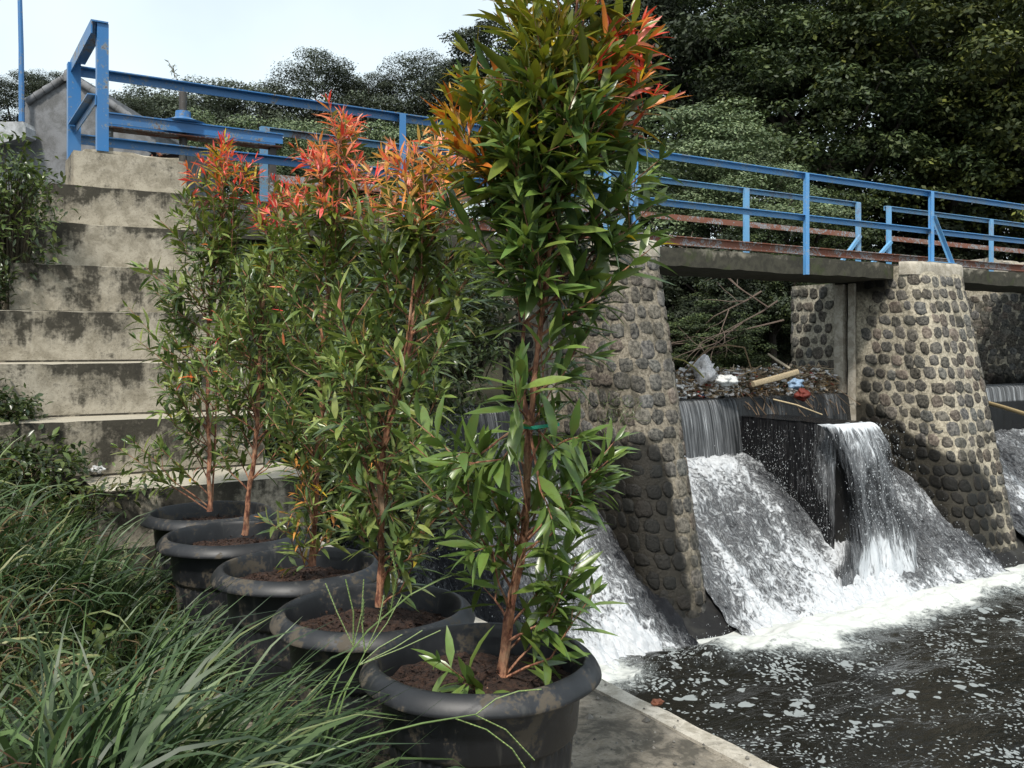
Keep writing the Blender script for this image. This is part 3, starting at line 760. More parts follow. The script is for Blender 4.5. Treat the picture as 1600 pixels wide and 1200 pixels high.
# far railings
def far_rail(u0, u1, posts, label, midmat, braces=()):
    t = thing('railing', ((u0 + u1) / 2, 9.8, 1.24), label, 'railing', 'blue steel railings of the footbridge')
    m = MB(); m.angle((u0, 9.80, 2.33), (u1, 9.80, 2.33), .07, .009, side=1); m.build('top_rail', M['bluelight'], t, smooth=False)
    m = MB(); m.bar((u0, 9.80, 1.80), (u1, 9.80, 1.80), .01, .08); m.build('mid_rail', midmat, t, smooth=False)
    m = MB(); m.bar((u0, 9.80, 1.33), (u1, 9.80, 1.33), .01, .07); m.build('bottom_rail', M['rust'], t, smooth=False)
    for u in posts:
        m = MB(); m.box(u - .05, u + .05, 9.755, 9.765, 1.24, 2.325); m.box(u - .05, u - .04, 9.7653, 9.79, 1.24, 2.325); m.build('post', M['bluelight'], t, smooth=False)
    for a, b in braces:
        m = MB(); m.angle(a, b, .05, .007); m.build('brace', M['bluelight'], t, smooth=False)
far_rail(3.0, 12.86, (3.04, 5.3, 7.65, 10.25, 12.81), 'pale blue far-side railing with peeling paint, left of the gap', M['rust'], (((12.8, 9.74, 1.8), (12.25, 9.74, 1.27)),))
far_rail(13.55, 22.5, (13.6, 16.6, 19.6, 22.45), 'pale blue far-side railing with peeling paint, right of the gap', M['rust'], (((13.6, 9.74, 1.75), (12.98, 9.74, 1.27)),))
# gate hoist
H = thing('sluice_gate_hoist', (2.0, 9.25, 1.24), 'rusty sluice gate hoist with a dark screw spindle behind the end frame', 'gate hoist')
m = MB()
for vv_ in (9.12, 9.36): m.bar((1.35, vv_, 2.12), (3.02, vv_, 2.12), .05, .012); m.bar((1.35, vv_, 2.07), (3.02, vv_, 2.07), .008, .09)
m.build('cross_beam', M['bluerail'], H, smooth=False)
m = MB(); m.bar((1.35, 9.24, 2.005), (3.02, 9.24, 2.005), .2, .012); m.build('beam_plate', M['rust'], H, smooth=False)
sp = at(286, 190, d_at_v(286, 9.24)); 
m = MB(); m.tube([(sp.x, sp.y, 1.3 + .01 * i) for i in range(0, 115)], [.036 + .004 * (i % 2) for i in range(115)], 10); m.build('spindle', M['darksteel'], H, sharp=80)
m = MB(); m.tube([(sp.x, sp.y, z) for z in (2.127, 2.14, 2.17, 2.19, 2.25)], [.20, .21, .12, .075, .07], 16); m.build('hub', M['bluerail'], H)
for u in (1.42, 2.95):
    m = MB(); m.box(u - .03, u + .03, 9.20, 9.28, 1.245, 1.998); m.build('leg', M['darksteel'], H, smooth=False)

# ------------------------------------------------------------------ pots and shrubs
def lathe(prof, n=72, mod=None):
    V = []; 
    for (r, z) in prof:
        for k in range(n):
            a = 2 * math.pi * k / n; rr = r + (mod(a, r, z) if mod else 0); V.append((rr * math.cos(a), rr * math.sin(a), z))
    Fc = [(j * n + k, j * n + (k + 1) % n, (j + 1) * n + (k + 1) % n, (j + 1) * n + k) for j in range(len(prof) - 1) for k in range(n)]
    return V, Fc
def pot_parts(base, parent, seed, tilt=0):
    H_ = .51
    bx, by, bz = base
    out = [(.195, 0), (.20, .004), (.205, .02), (.226, .31), (.2265, .325), (.236, .332), (.241, .34), (.252, .462), (.253, .472)]
    rim = [(.252, .470), (.296, .463), (.300, .464), (.3015, .467), (.300, .474), (.294, .485), (.286, .495), (.277, .502), (.269, .5065), (.264, .508), (.260, .507), (.257, .503), (.254, .492), (.246, .44), (.240, .39)]
    def ribs(a, r, z):
        if .03 < z < .32: return .004 * max(-.5, math.cos(a * 52)) * min(1, (z - .02) * 30, (.325 - z) * 60)
        return .0012 * math.sin(3 * a + seed)
    m = MB(); V, f = lathe(out, 260, ribs); m.add([(x + bx, y + by, z + bz) for x, y, z in V], f); m.build('pot_body', M['plastic'], parent, sharp=50)
    m = MB(); V, f = lathe(rim, 96, lambda a, r, z: .003 * math.sin(2 * a + seed) + .0015 * math.sin(7 * a + seed * 2)); m.add([(x + bx, y + by, z + bz) for x, y, z in V], f); m.build('pot_rim', M['plastic'], parent, sharp=60)
    # soil with mulch crumbs
    m = MB(); rnd = random.Random(seed)
    nr, na = 16, 60; V = []
    for i in range(nr + 1):
        for k in range(na):
            r = .24 * i / nr; a = 2 * math.pi * k / na; x, y = r * math.cos(a), r * math.sin(a)
            z = .432 + .03 * math.exp(-(r / .09) ** 2) + .014 * noise.noise(Vector((x * 22, y * 22, seed))) + .008 * noise.noise(Vector((x * 60, y * 60, seed)))
            V.append((bx + x, by + y, bz + z))
    m.add(V, [(i * na + k, i * na + (k + 1) % na, (i + 1) * na + (k + 1) % na, (i + 1) * na + k) for i in range(nr) for k in range(na)])
    for _ in range(520):
        r = .225 * math.sqrt(rnd.random()); a = rnd.uniform(0, 6.283); x, y = r * math.cos(a), r * math.sin(a)
        z = .440 + .03 * math.exp(-(r / .09) ** 2); s = rnd.uniform(.003, .011); q = [Vector((rnd.uniform(-1, 1), rnd.uniform(-1, 1), rnd.uniform(-.5, .5))).normalized() * s * rnd.uniform(.5, 1.4) for _ in range(4)]
        c = Vector((bx + x, by + y, bz + z + rnd.uniform(-.004, .006)))
        m.add([c + p for p in q], [(0, 1, 2), (0, 2, 3), (0, 3, 1), (1, 3, 2)])
    m.build('soil', M['soil'], parent, smooth=False)

def lerp_list(L, x):       # L sorted by first entry
    if x <= L[0][0]: return L[0][1:]
    for a, b in zip(L, L[1:]):
        if x <= b[0]:
            t = (x - a[0]) / (b[0] - a[0]); return tuple(p + (q - p) * t for p, q in zip(a[1:], b[1:]))
    return L[-1][1:]

def shrub(label, potc, d, trunk, env, seed, nb, LL, colf, extra=(), stems=(), trunk_r=.013, tie=None, spacing=.03, ybare=430, keep=.12):
    rnd = random.Random(seed); rng = np.random.default_rng(seed)
    base = Vector((potc[0], potc[1], PATHZ))
    T = thing('potted_shrub', base, label, 'potted shrub', 'red-tipped shrubs in black pots beside the river wall')
    pot_parts(base, T, seed)
    tw = [at(x, y, d + dd) for x, y, dd in trunk]
    # smooth the stem
    def dens(pts, k=6):
        out = []
        for i in range(len(pts) - 1):
            p0, p1, p2, p3 = pts[max(i - 1, 0)], pts[i], pts[i + 1], pts[min(i + 2, len(pts) - 1)]
            for j in range(k):
                t = j / k
                out.append(.5 * ((2 * p1) + (p2 - p0) * t + (2 * p0 - 5 * p1 + 4 * p2 - p3) * t * t + (3 * p1 - p0 - 3 * p2 + p3) * t ** 3))
        out.append(pts[-1]); return out
    tr = dens(tw)
    tr = [p + Vector((noise.noise(p * 9), noise.noise(p * 9 + Vector((5, 0, 0))), 0)) * .010 * min(1, max(0, (p.z + .8) * 4)) for p in tr]
    n = len(tr); z0 = tr[0].z; z1 = tr[-1].z
    m = MB(); m.tube(tr, [trunk_r * (1.0 - .75 * (i / (n - 1)) ** 1.1) * (1.25 if i < 2 else 1) for i in range(n)], 10, wob=.5)
    tko = m.build('trunk', M['stem'], T)
    bt = MB(); P = []; D = []; U = []; Ls = []; C = []
    allst = [tr]
    for st in stems:
        s = dens([at(x, y, d + dd) for x, y, dd in st]); allst.append(s)
        bt.tube(s, [trunk_r * (.62 - .4 * i / len(s)) for i in range(len(s))], 7, wob=.4)
    def twig(pts, r0, leafy, end, yng, spc, k0=0):
        """pts polyline, leaves in opposite pairs over its last part"""
        bt.tube(pts, [r0 * (1 - .7 * i / (len(pts) - 1)) for i in range(len(pts))], 5, cap=False)
        cum = [0]
        for a, b in zip(pts, pts[1:]): cum.append(cum[-1] + (b - a).length)
        tot = cum[-1]; s = tot; k = k0; first = True
        while s > tot * (1 - leafy):
            i = max(j for j in range(len(cum)) if cum[j] <= s - 1e-9) if s > 0 else 0
            i = min(i, len(pts) - 2); t = (s - cum[i]) / max(cum[i + 1] - cum[i], 1e-6); p = pts[i].lerp(pts[i + 1], t)
            dr = (pts[i + 1] - pts[i]).normalized()
            side = dr.cross(Vector((0, 0, 1)));
            if side.length < .05: side = Vector((1, 0, 0))
            side.normalize(); up = side.cross(dr)
            a = k * math.pi / 2 + rnd.uniform(-.3, .3); sd_ = side * math.cos(a) + up * math.sin(a)
            tipn = 1 - (tot - s) / max(tot, .01) ; fromtip = (tot - s) / spc
            size = LL * rnd.uniform(.75, 1.12) * (.55 + .45 * min(1, fromtip / 2.5))
            spread = rnd.uniform(.55, 1.0) * (.5 + .5 * min(1, fromtip / 2))
            for sg in (1, -1):
                if rnd.random() < .06: continue
                dd_ = (dr * (1.0 - .45 * spread) + sd_ * sg * spread + Vector((rnd.gauss(0, .14), rnd.gauss(0, .14), rnd.gauss(0, .12) - .18 * min(1, fromtip / 3)))).normalized()
                P.append(p); D.append(dd_)
                un = (Vector((0, 0, 1)) * .8 + dr * .5 - sd_ * sg * .15 + Vector((rnd.gauss(0, .3), rnd.gauss(0, .3), 0)))
                U.append(un); Ls.append(size); C.append(colf(end, fromtip, yng, rnd))
            if first:
                for q in range(2):
                    P.append(p); D.append((dr + Vector((rnd.gauss(0, .25), rnd.gauss(0, .25), rnd.gauss(0, .2)))).normalized()); U.append(side + up * rnd.uniform(-1, 1)); Ls.append(size * .8); C.append(colf(end, 0, yng, rnd))
                first = False
            s -= spc * rnd.uniform(.8, 1.2); k += 1
    ys = [e[0] for e in env]; wts = []
    cand = np.linspace(ys[0], ys[-1], 200); wd = np.array([max(0, lerp_list(env, y)[2]) for y in cand]); wd = np.cumsum(wd / wd.sum())
    targets = []
    for i in range(nb):
        y = float(cand[np.searchsorted(wd, (i + rnd.random()) / nb)]); xl, xr, _ = lerp_list(env, y)
        r = math.sqrt(rnd.random()); ph = rnd.uniform(0, 6.283)
        cx = (xl + xr) / 2; hw = (xr - xl) / 2 - LL * F / d * .15; hw = max(hw, 8)
        x = cx + hw * r * math.cos(ph); dz = hw * d / F * r * math.sin(ph) * .85
        targets.append((x, y, dz))
    targets += list(extra)
    for (x, y, dz) in targets:
        e = at(x, y, d + dz) if True else None
        best = min(allst[0] if rnd.random() < .75 or len(allst) == 1 else rnd.choice(allst), key=lambda p: abs(p.z - (e.z - .10 - .55 * math.hypot(e.x - p.x, e.y - p.y) * rnd.uniform(.7, 1.2))))
        s = best; mid = s.lerp(e, .5) + Vector((rnd.gauss(0, .015), rnd.gauss(0, .015), rnd.gauss(.0, .02) - .02))
        pts = [s, s.lerp(mid, .5) + Vector((0, 0, .004)), mid, mid.lerp(e, .5) + Vector((0, 0, .006)), e]
        ln = (e - s).length
        twig(pts, min(trunk_r * .35, .0022 + ln * .008), min(.85, .16 / max(ln, .05) + .35), (x, y), True, spacing)
        for q in range(rnd.choice((1, 2, 2, 3))):
            t = rnd.uniform(.35, .85); i = int(t * 4); p = pts[i].lerp(pts[i + 1], t * 4 - i)
            dr = (pts[i + 1] - pts[i]).normalized()
            dv_ = (dr + Vector((rnd.gauss(0, .6), rnd.gauss(0, .6), rnd.gauss(.25, .35)))).normalized()
            l2 = rnd.uniform(.05, .13)
            e2 = p + dv_ * l2; px2 = x + (e2 - e).dot(CR) * F / d; py2 = y - (e2.z - e.z) * F / d
            twig([p, p.lerp(e2, .5) + Vector((0, 0, .004)), e2], .0018, .8, (px2, py2), True, spacing * .95, k0=rnd.randint(0, 1))
    bt.build('branches', M['stem'], T)
    P, D, U = (np.array([tuple(a) for a in A]) for A in (P, D, U)); Ls = np.array(Ls); C = np.array(C)
    # the stem stays in view between the tufts
    fw = np.array(CF); rt = np.array(CR); TR = np.array([tuple(q) for q in tr]); tx = 800 + F * (TR @ rt) / (TR @ fw); ty = HY - F * TR[:, 2] / (TR @ fw); o_ = np.argsort(ty)
    ok = np.ones(len(P), bool)
    for fr in (0, .5, 1):
        Q = P + D * Ls[:, None] * fr; dq = Q @ fw; qx = 800 + F * (Q @ rt) / dq; qy = HY - F * Q[:, 2] / dq
        ok &= ~((np.abs(qx - np.interp(qy, ty[o_], tx[o_])) < 13) & (dq < d + .02) & (qy > ybare) & (rng.random(len(P)) > keep))
    P, D, U, Ls, C = P[ok], D[ok], U[ok], Ls[ok], C[ok]
    W = Ls * rng.uniform(.17, .265, len(Ls))
    red = C[:, 0] > C[:, 1] * 1.02
    leaves('foliage', P[~red], D[~red], U[~red], Ls[~red], W[~red], C[~red], M['leaf'], T, bend=.16, rng=rng)
    if red.any():
        o = leaves('young_leaves', P[red], D[red], U[red], Ls[red] * .9, W[red] * .66, C[red], M['young'], T, bend=.22, rng=rng)
        o['label'] = 'orange to red young shoots'
    if tie:
        p = at(tie[0], tie[1], d - .02); m = MB()
        ring = [p + Vector((math.cos(a) * .022, math.sin(a) * .022, .002 * math.sin(2 * a))) for a in np.linspace(0, 6.283, 18)]
        m.tube(ring, .0035, 5); m.bar(p + CR * .0 - CF * .02, p + CR * .075 - CF * .02 + Vector((0, 0, .010)), .003, .008)
        o = m.build('plant_tie', M['tie'], T); o['label'] = 'green plastic plant tie'
    print('leaves', label[:20], len(P))
    return T

def jit(c, rnd, s=.18):
    k = 1 + rnd.uniform(-s, s) * 1.4; return (c[0] * k * (1 + rnd.uniform(-s, s) * .5), c[1] * k, c[2] * k * (1 + rnd.uniform(-s, s) * .5))
GREEN = [(.12, .20, .046), (.085, .155, .042), (.18, .265, .058), (.06, .115, .04)]
def mixt(a, b, t): return tuple(p + (q - p) * t for p, q in zip(a, b))
def col1(e, ft, y, rnd):
    g = jit(rnd.choice(GREEN), rnd); x, yy = e
    if rnd.random() < .006: return jit((.65, .50, .03), rnd)
    if (x > 955 or (x > 915 and rnd.random() < .3)) and yy < 215 and ft < 5 and rnd.random() < .74:
        return jit(rnd.choice([(.74, .07, .04), (.80, .14, .08), (.68, .24, .20), (.74, .26, .06)]), rnd) if ft < 2.4 else jit(rnd.choice([(.34, .22, .03), (.24, .22, .03), (.5, .2, .04)]), rnd)
    if x < 775 and 120 < yy < 270 and ft < 4: return jit(rnd.choice([(.60, .17, .03), (.45, .30, .03), (.24, .25, .02), (.55, .28, .04)]), rnd)
    if yy < 110: return jit(rnd.choice([(.20, .22, .022), (.15, .19, .025), (.26, .20, .03)] if ft < 4 else [(.09, .13, .025), (.07, .12, .03)]), rnd)
    if yy < 240: return jit(rnd.choice([(.13, .17, .025), g, g]), rnd)
    if yy > 620: return mixt(g, jit((.12, .20, .045), rnd), .6)
    return g
def mk(ytop, yred, cols, low=None, pr=.96):
    def f(e, ft, y, rnd):
        g = jit(rnd.choice([(.13, .20, .055), (.085, .145, .05), (.20, .27, .07), (.27, .33, .10)]), rnd); x, yy = e
        if rnd.random() < .004: return jit((.6, .42, .04), rnd)
        lim = yred(x) if callable(yred) else yred
        if yy < lim and ft < 5.2 - 3.5 * max(0, (yy - ytop)) / max(1, lim - ytop) and rnd.random() < pr:
            return jit(rnd.choice(cols if ft < 3 else cols[-2:] + cols[-2:] + [(.38, .36, .06)]), rnd)
        if yy < lim + 70 and rnd.random() < .5: return jit((.14, .19, .03), rnd)
        if low and yy > low and ft < 2.5 and rnd.random() < .35: return jit((.62, .27, .07), rnd)
        if ft < 2.5 and rnd.random() < .025: return jit(rnd.choice(cols), rnd)
        return g
    return f
PC = [at(752, 1040, 2.32), at(585, 940, 2.76), at(468, 876, 3.30), at(366, 828, 3.84), at(328, 798, 4.36)]
# 1 the tallest
shrub('tallest shrub in the nearest black pot, olive and red tips, green tie on its stem', PC[0], 2.32,
      [(784, 1062, .0), (795, 970, 0), (812, 880, 0), (822, 800, 0), (824, 720, 0), (832, 620, 0), (842, 540, 0), (852, 450, 0), (866, 320, 0), (876, 200, 0), (893, 80, 0), (905, -20, 0)],
      [(-60, 830, 990, .3), (0, 770, 1000, 1.0), (80, 730, 1010, 1.4), (170, 690, 1015, 1.6), (300, 690, 1030, 1.5), (400, 720, 1000, .9), (460, 760, 960, .35), (560, 740, 960, .22), (640, 620, 950, .45), (720, 610, 970, .8), (800, 620, 950, .8), (880, 690, 930, .5), (960, 720, 900, .22)],
      101, 96, .135, col1, extra=[(700, 190, .0), (715, 230, -.05), (690, 260, .03), (980, 60, 0), (1000, 130, -.04), (1012, 172, .02), (985, 20, .03), (960, 40, 0), (1008, 92, .03), (1020, 150, -.02), (1000, 48, -.05), (1012, 120, .05), (705, 150, .05), (725, 120, -.04), (690, 215, -.05), (735, 85, 0), (700, 330, -.03), (1030, 250, .0), (1020, 320, .04), (1015, 390, -.05), (690, 1035, -.16), (900, 880, -.1), (925, 930, -.05), (640, 690, -.1), (650, 740, .0), (950, 720, -.05), (960, 690, .02)],
      stems=[[(826, 665, 0), (816, 600, .01), (818, 520, .01), (830, 430, .0), (835, 330, .0)]], trunk_r=.0118, tie=(826, 668), spacing=.031, ybare=470, keep=.25)
shrub('shrub with salmon tips in the second nearest pot, slanting pink-brown stem', PC[1], 2.76,
      [(593, 948, 0), (596, 840, 0), (598, 720, 0), (612, 640, 0), (640, 540, 0), (660, 430, 0), (668, 340, 0), (660, 250, 0)],
      [(225, 590, 720, .8), (300, 550, 750, 1.3), (400, 500, 780, 1.3), (500, 480, 780, 1.2), (600, 480, 750, 1.0), (700, 500, 730, 1.0), (800, 520, 710, .9), (880, 540, 690, .6)],
      202, 74, .10, mk(225, 345, [(.82, .18, .13), (.84, .36, .26), (.82, .34, .10), (.80, .50, .20), (.76, .42, .10)], pr=.93), stems=[[(598, 800, 0), (575, 740, .02), (545, 640, .04), (540, 520, .04)], [(600, 700, 0), (625, 600, -.03), (640, 500, -.06)]], trunk_r=.0108, spacing=.026, ybare=480, keep=.55,
      extra=[(640, 235, 0), (655, 250, .05), (625, 262, 0), (680, 230, 0), (700, 330, .02)])
shrub('shrub with coral and orange tips in the middle pot of the row', PC[2], 3.30,
      [(488, 884, 0), (493, 760, 0), (500, 640, 0), (506, 520, 0), (520, 400, 0), (530, 300, 0), (528, 205, 0)],
      [(190, 480, 580, .7), (250, 440, 620, 1.2), (330, 420, 640, 1.5), (430, 390, 620, 1.3), (550, 390, 620, 1.2), (650, 400, 610, 1.0), (750, 420, 590, 1.0), (850, 430, 570, .7)],
      303, 74, .092, mk(190, 340, [(.80, .09, .08), (.84, .16, .13), (.82, .24, .12), (.84, .38, .28), (.80, .34, .10)], low=680, pr=.95), trunk_r=.0098, spacing=.024, ybare=640, keep=.7,
      extra=[(520, 195, 0), (540, 205, .03), (505, 230, 0), (470, 290, 0), (455, 310, -.03), (560, 250, 0), (590, 270, 0)])
shrub('leafy shrub with few crimson tips in the fourth pot, dark red stem', PC[3], 3.84,
      [(383, 836, 0), (388, 780, 0), (400, 690, 0), (405, 600, 0), (408, 520, 0), (416, 440, 0), (432, 370, 0), (440, 320, 0)],
      [(305, 420, 470, .5), (360, 360, 500, 1.2), (430, 310, 530, 1.5), (540, 300, 510, 1.4), (620, 310, 490, 1.0), (710, 330, 460, .55)],
      404, 66, .088, mk(300, 360, [(.72, .04, .06), (.70, .09, .08), (.70, .16, .10), (.30, .30, .04)], pr=.8), trunk_r=.0115, spacing=.025, ybare=600, keep=.75,
      extra=[(425, 310, 0), (436, 322, .03), (465, 350, 0), (475, 345, .1), (450, 305, 0)])
shrub('shrub with a scarlet crest in the rearmost pot nearest the stairs', PC[4], 4.36,
      [(328, 799, 0), (327, 740, 0), (325, 650, 0), (325, 540, 0), (332, 430, 0), (345, 330, 0), (350, 240, 0)],
      [(225, 315, 395, .8), (280, 280, 400, 1.3), (340, 245, 400, 1.4), (430, 215, 410, 1.4), (520, 190, 400, 1.3), (600, 200, 410, 1.0), (700, 230, 410, .7)],
      505, 72, .10, mk(215, 305, [(.82, .07, .06), (.84, .14, .12), (.78, .20, .06), (.46, .36, .04)], pr=.97), trunk_r=.0105, spacing=.027, ybare=560, keep=.5,
      extra=[(345, 232, 0), (360, 240, .04), (330, 250, 0), (385, 265, 0), (300, 270, 0), (210, 690, -.1), (185, 700, -.15), (200, 480, 0)],
      stems=[[(330, 790, .04), (336, 700, .04), (338, 600, .05)]])

# ------------------------------------------------------------------ grass and weeds
WEEDS = []
rng = np.random.default_rng(77)
def blades(name, B, H, lean, LEN, WID, C, label, cat='grass', kind='stuff', parent=None, curl=1.0):
    n = len(B); k = 7; V = []
    az = lean[:, 0]; am = lean[:, 1]
    dr = np.stack([np.cos(az), np.sin(az), np.zeros(n)], 1); sd_ = np.stack([-np.sin(az), np.cos(az), np.zeros(n)], 1)
    pts = B.copy(); ang = (math.pi / 2 - am * .35); step = LEN / (k - 1)
    face = rng.uniform(-.9, .9, n)[:, None]
    for i in range(k):
        t = i / (k - 1); wv = WID * (1 - t ** 2.2) * (.7 + .3 * min(1, t * 4)) + .0003
        tang = dr * np.cos(ang)[:, None] + np.array([0, 0, 1.]) * np.sin(ang)[:, None]
        nr_ = np.cross(tang, sd_)
        sv = sd_ * np.cos(face) + nr_ * np.sin(face)
        V += [pts - sv * wv[:, None] / 2, pts + sv * wv[:, None] / 2]
        pts = pts + tang * step[:, None]; ang = ang - am * curl * (.35 + .9 * t) / (k - 1) * 2.2
        ang = np.maximum(ang, -1.35)
    V = np.stack(V, 1).reshape(-1, 3)
    f = np.array([(2 * i, 2 * i + 1, 2 * i + 3, 2 * i + 2) for i in range(k - 1)])[None] + (np.arange(n) * 2 * k)[:, None, None]
    o = np_mesh(name, V, f.reshape(-1, 4), np.repeat(C, 2 * k, axis=0), M['grass'], parent)
    return tag(o, label, cat, None, kind)
def gcol(n, r):
    base = np.array([(.062, .098, .038), (.10, .15, .058), (.042, .068, .032), (.155, .21, .080), (.26, .27, .12)])[r.choice(5, n, p=[.3, .28, .2, .15, .07])]
    return base * r.uniform(.75, 1.25, (n, 1))
# field
B = []; HH = []
while len(B) < 15000:
    u = rng.uniform(-2.2, 1.0); v = rng.uniform(.7, 5.6)
    if u > .80 + .08 * noise.noise(Vector((u * 4, v * 4, 0))) and v < 4.7: continue
    if noise.noise(Vector((u * 3.2, v * 3.2, 3))) < rng.uniform(-.55, .35): continue
    g_ = math.exp(-((u - .30) / .28) ** 2 - ((v - 2.35) / .45) ** 2) + .8 * math.exp(-((u + .1) / .2) ** 2 - ((v - 3.2) / .3) ** 2)
    if rng.random() < .85 * g_: continue
    B.append((u, v, ground_h(u, v) - .01))
B = np.array(B); n = len(B)
az = R(-10) + rng.normal(0, 1.5, n); am = rng.uniform(.5, 2.3, n)
near = sm(3.4, 2.0, B[:, 1]); am = am + .5 * near
blades('grass', B, None, np.stack([az, am], 1), rng.uniform(.14, .40, n) * (1 - .15 * near), rng.uniform(.004, .015, n), gcol(n, rng), 'long arching green grass filling the bank beside the pots')
# dead straw underneath
n2 = 5200; Bd = B[rng.choice(n, n2)] + np.stack([rng.normal(0, .08, n2), rng.normal(0, .08, n2), rng.uniform(.0, .12, n2)], 1)
blades('dry_grass', Bd, None, np.stack([rng.uniform(0, 6.28, n2), rng.uniform(1.2, 2.6, n2)], 1), rng.uniform(.1, .3, n2), rng.uniform(.003, .008, n2),
       np.array([(.16, .11, .045), (.22, .17, .08), (.09, .05, .025), (.14, .07, .03)])[rng.choice(4, n2)] * rng.uniform(.6, 1.1, (n2, 1)), 'flattened straw coloured dead grass under the green blades')
# the big tussocks in front of the pots: rooted together, blades sweeping over to the right
def tussock(c, nbl, r, l0, l1, az0, azs, a0, a1, label, w0=.007, w1=.016):
    B = np.array(c)[None] + np.stack([rng.normal(0, r, nbl), rng.normal(0, r, nbl), np.zeros(nbl)], 1)
    B[:, 2] = [ground_h(a, b) - .01 for a, b in B[:, :2]]
    az = az0 + rng.normal(0, azs, nbl)
    o = blades('grass_tussock', B, None, np.stack([az, rng.uniform(a0, a1, nbl)], 1), rng.uniform(l0, l1, nbl), rng.uniform(w0, w1, nbl), gcol(nbl, rng) * np.array([.62, .72, .70]), label, 'grass', None)
    o['group'] = 'arching grass tussocks along the pots'; return o
azR = math.atan2(CR.y, CR.x)
tussock(at(270, 1350, 2.1), 330, .12, .36, .68, azR + .3, .5, .6, 1.5, 'dense dark tussock sweeping its blades onto the nearest pot')
tussock(at(150, 1330, 2.1), 170, .12, .3, .55, azR + 1.2, 1.5, .4, 1.4, 'dark tussock with upright blades in the bottom corner of the bank')
tussock(at(440, 1270, 2.25), 110, .06, .28, .46, azR + .4, .5, .6, 1.4, 'slim tussock pressed between the two nearest pots')
tussock(at(265, 1010, 3.3), 150, .08, .28, .5, azR + .3, .6, .5, 1.6, 'pale tussock leaning on the fourth pot from the camera')
tussock(at(160, 900, 3.9), 200, .14, .3, .5, azR + .3, 1.0, .5, 1.5, 'bright tussock in front of the lowest stair ledge')
tussock(at(60, 950, 3.3), 200, .16, .3, .5, azR, 1.2, .5, 1.6, 'loose tussock at the edge of the bank below the stairs')
tussock(at(230, 1420, 1.75), 60, .16, .5, .8, azR + .3, .6, .8, 1.6, 'few broad pale blades arching low over the corner of the bank', .009, .017)
for k, (x, y, d, l) in enumerate([(110, 1010, 2.9, 'small broad-leaved weed in the straw gap of the bank'), (215, 1120, 2.4, 'low broad-leaved weed among dead blades near the tussocks'), (60, 880, 3.5, 'round-leaved weed in the grass below the stairs'), (250, 850, 4.0, 'leafy weed between the grass and the rearmost pots')]):
    WEEDS.append((x, y, d, l, k))
# seed-head stalks
def seed_stalk(pts, heads, label):
    m = MB(); c = (.16, .24, .08)
    m.tube(pts, [.0022] * (len(pts) - 1) + [.0014], 5, c)
    hc = (.30, .36, .14)
    rnd = random.Random(len(label))
    for h in heads:
        h = [Vector(p) for p in h]; m.tube(h, [.0016] * len(h), 4, c)
        for i in range(len(h) - 1):
            L_ = (h[i + 1] - h[i]).length; k = int(L_ / .0045); dr = (h[i + 1] - h[i]).normalized(); sd_ = dr.cross(Vector((.3, .2, 1))).normalized()
            for j in range(k):
                p = h[i].lerp(h[i + 1], j / k); s_ = 1 if j % 2 else -1
                q = p + sd_ * s_ * .0025; e = q + (dr * .8 + sd_ * s_ * .5) * .0065
                up = dr.cross(sd_) * .0014
                m.add([q - up, q + up, e, q + sd_ * s_ * .0015], [(0, 1, 2), (1, 3, 2), (0, 2, 3)], jit(hc, rnd))
    o = m.build('seed_stalk', M['grass'], smooth=False)
    tag(o, label, 'grass stalk', 'pale grass seed stalks'); return o
seed_stalk([at(430, 1205, 1.75), at(560, 1155, 1.8), at(660, 1130, 1.86), at(744, 1116, 1.93)],
           [[at(744, 1116, 1.93), at(775, 1092, 1.94), at(810, 1080, 1.95), at(846, 1077, 1.96)], [at(712, 1123, 1.92), at(760, 1140, 1.93), at(800, 1170, 1.93), at(830, 1215, 1.93)], [at(744, 1118, 1.93), at(790, 1140, 1.95), at(835, 1188, 1.95)]],
           'long pale stalk laid across the front of the nearest pot')
seed_stalk([at(400, 1190, 2.0), at(500, 1080, 2.2), at(575, 985, 2.35), at(640, 930, 2.42), at(705, 895, 2.5)], [[at(640, 930, 2.42), at(690, 905, 2.45), at(745, 885, 2.5)], [at(610, 957, 2.4), at(620, 900, 2.4), at(612, 862, 2.4)]], 'thin stalk rising over the soil of the second pot')
for k, (x, y, x2, y2, lab) in enumerate([(552, 1010, 540, 905, 'upright stalk with forked seed heads between the two nearest pots'), (570, 1020, 600, 930, 'leaning stalk with pale seed heads by the nearest rim'), (560, 1040, 660, 985, 'low stalk with seed heads over the nearest pot rim')]):
    b0 = at(x - 60, 1180, 2.15); p1 = at(x, y, 2.25); tip = at(x2, y2, 2.3)
    hs = [[p1, p1.lerp(tip, .5) + CR * .01, tip], [p1, p1 + (tip - p1) * .5 + CR * .03, tip + CR * .045], [p1, p1 + (tip - p1) * .5 - CR * .03, tip - CR * .05 + Vector((0, 0, -.01))]]
    seed_stalk([b0, b0.lerp(p1, .5) + Vector((0, 0, .03)), p1], hs, lab)

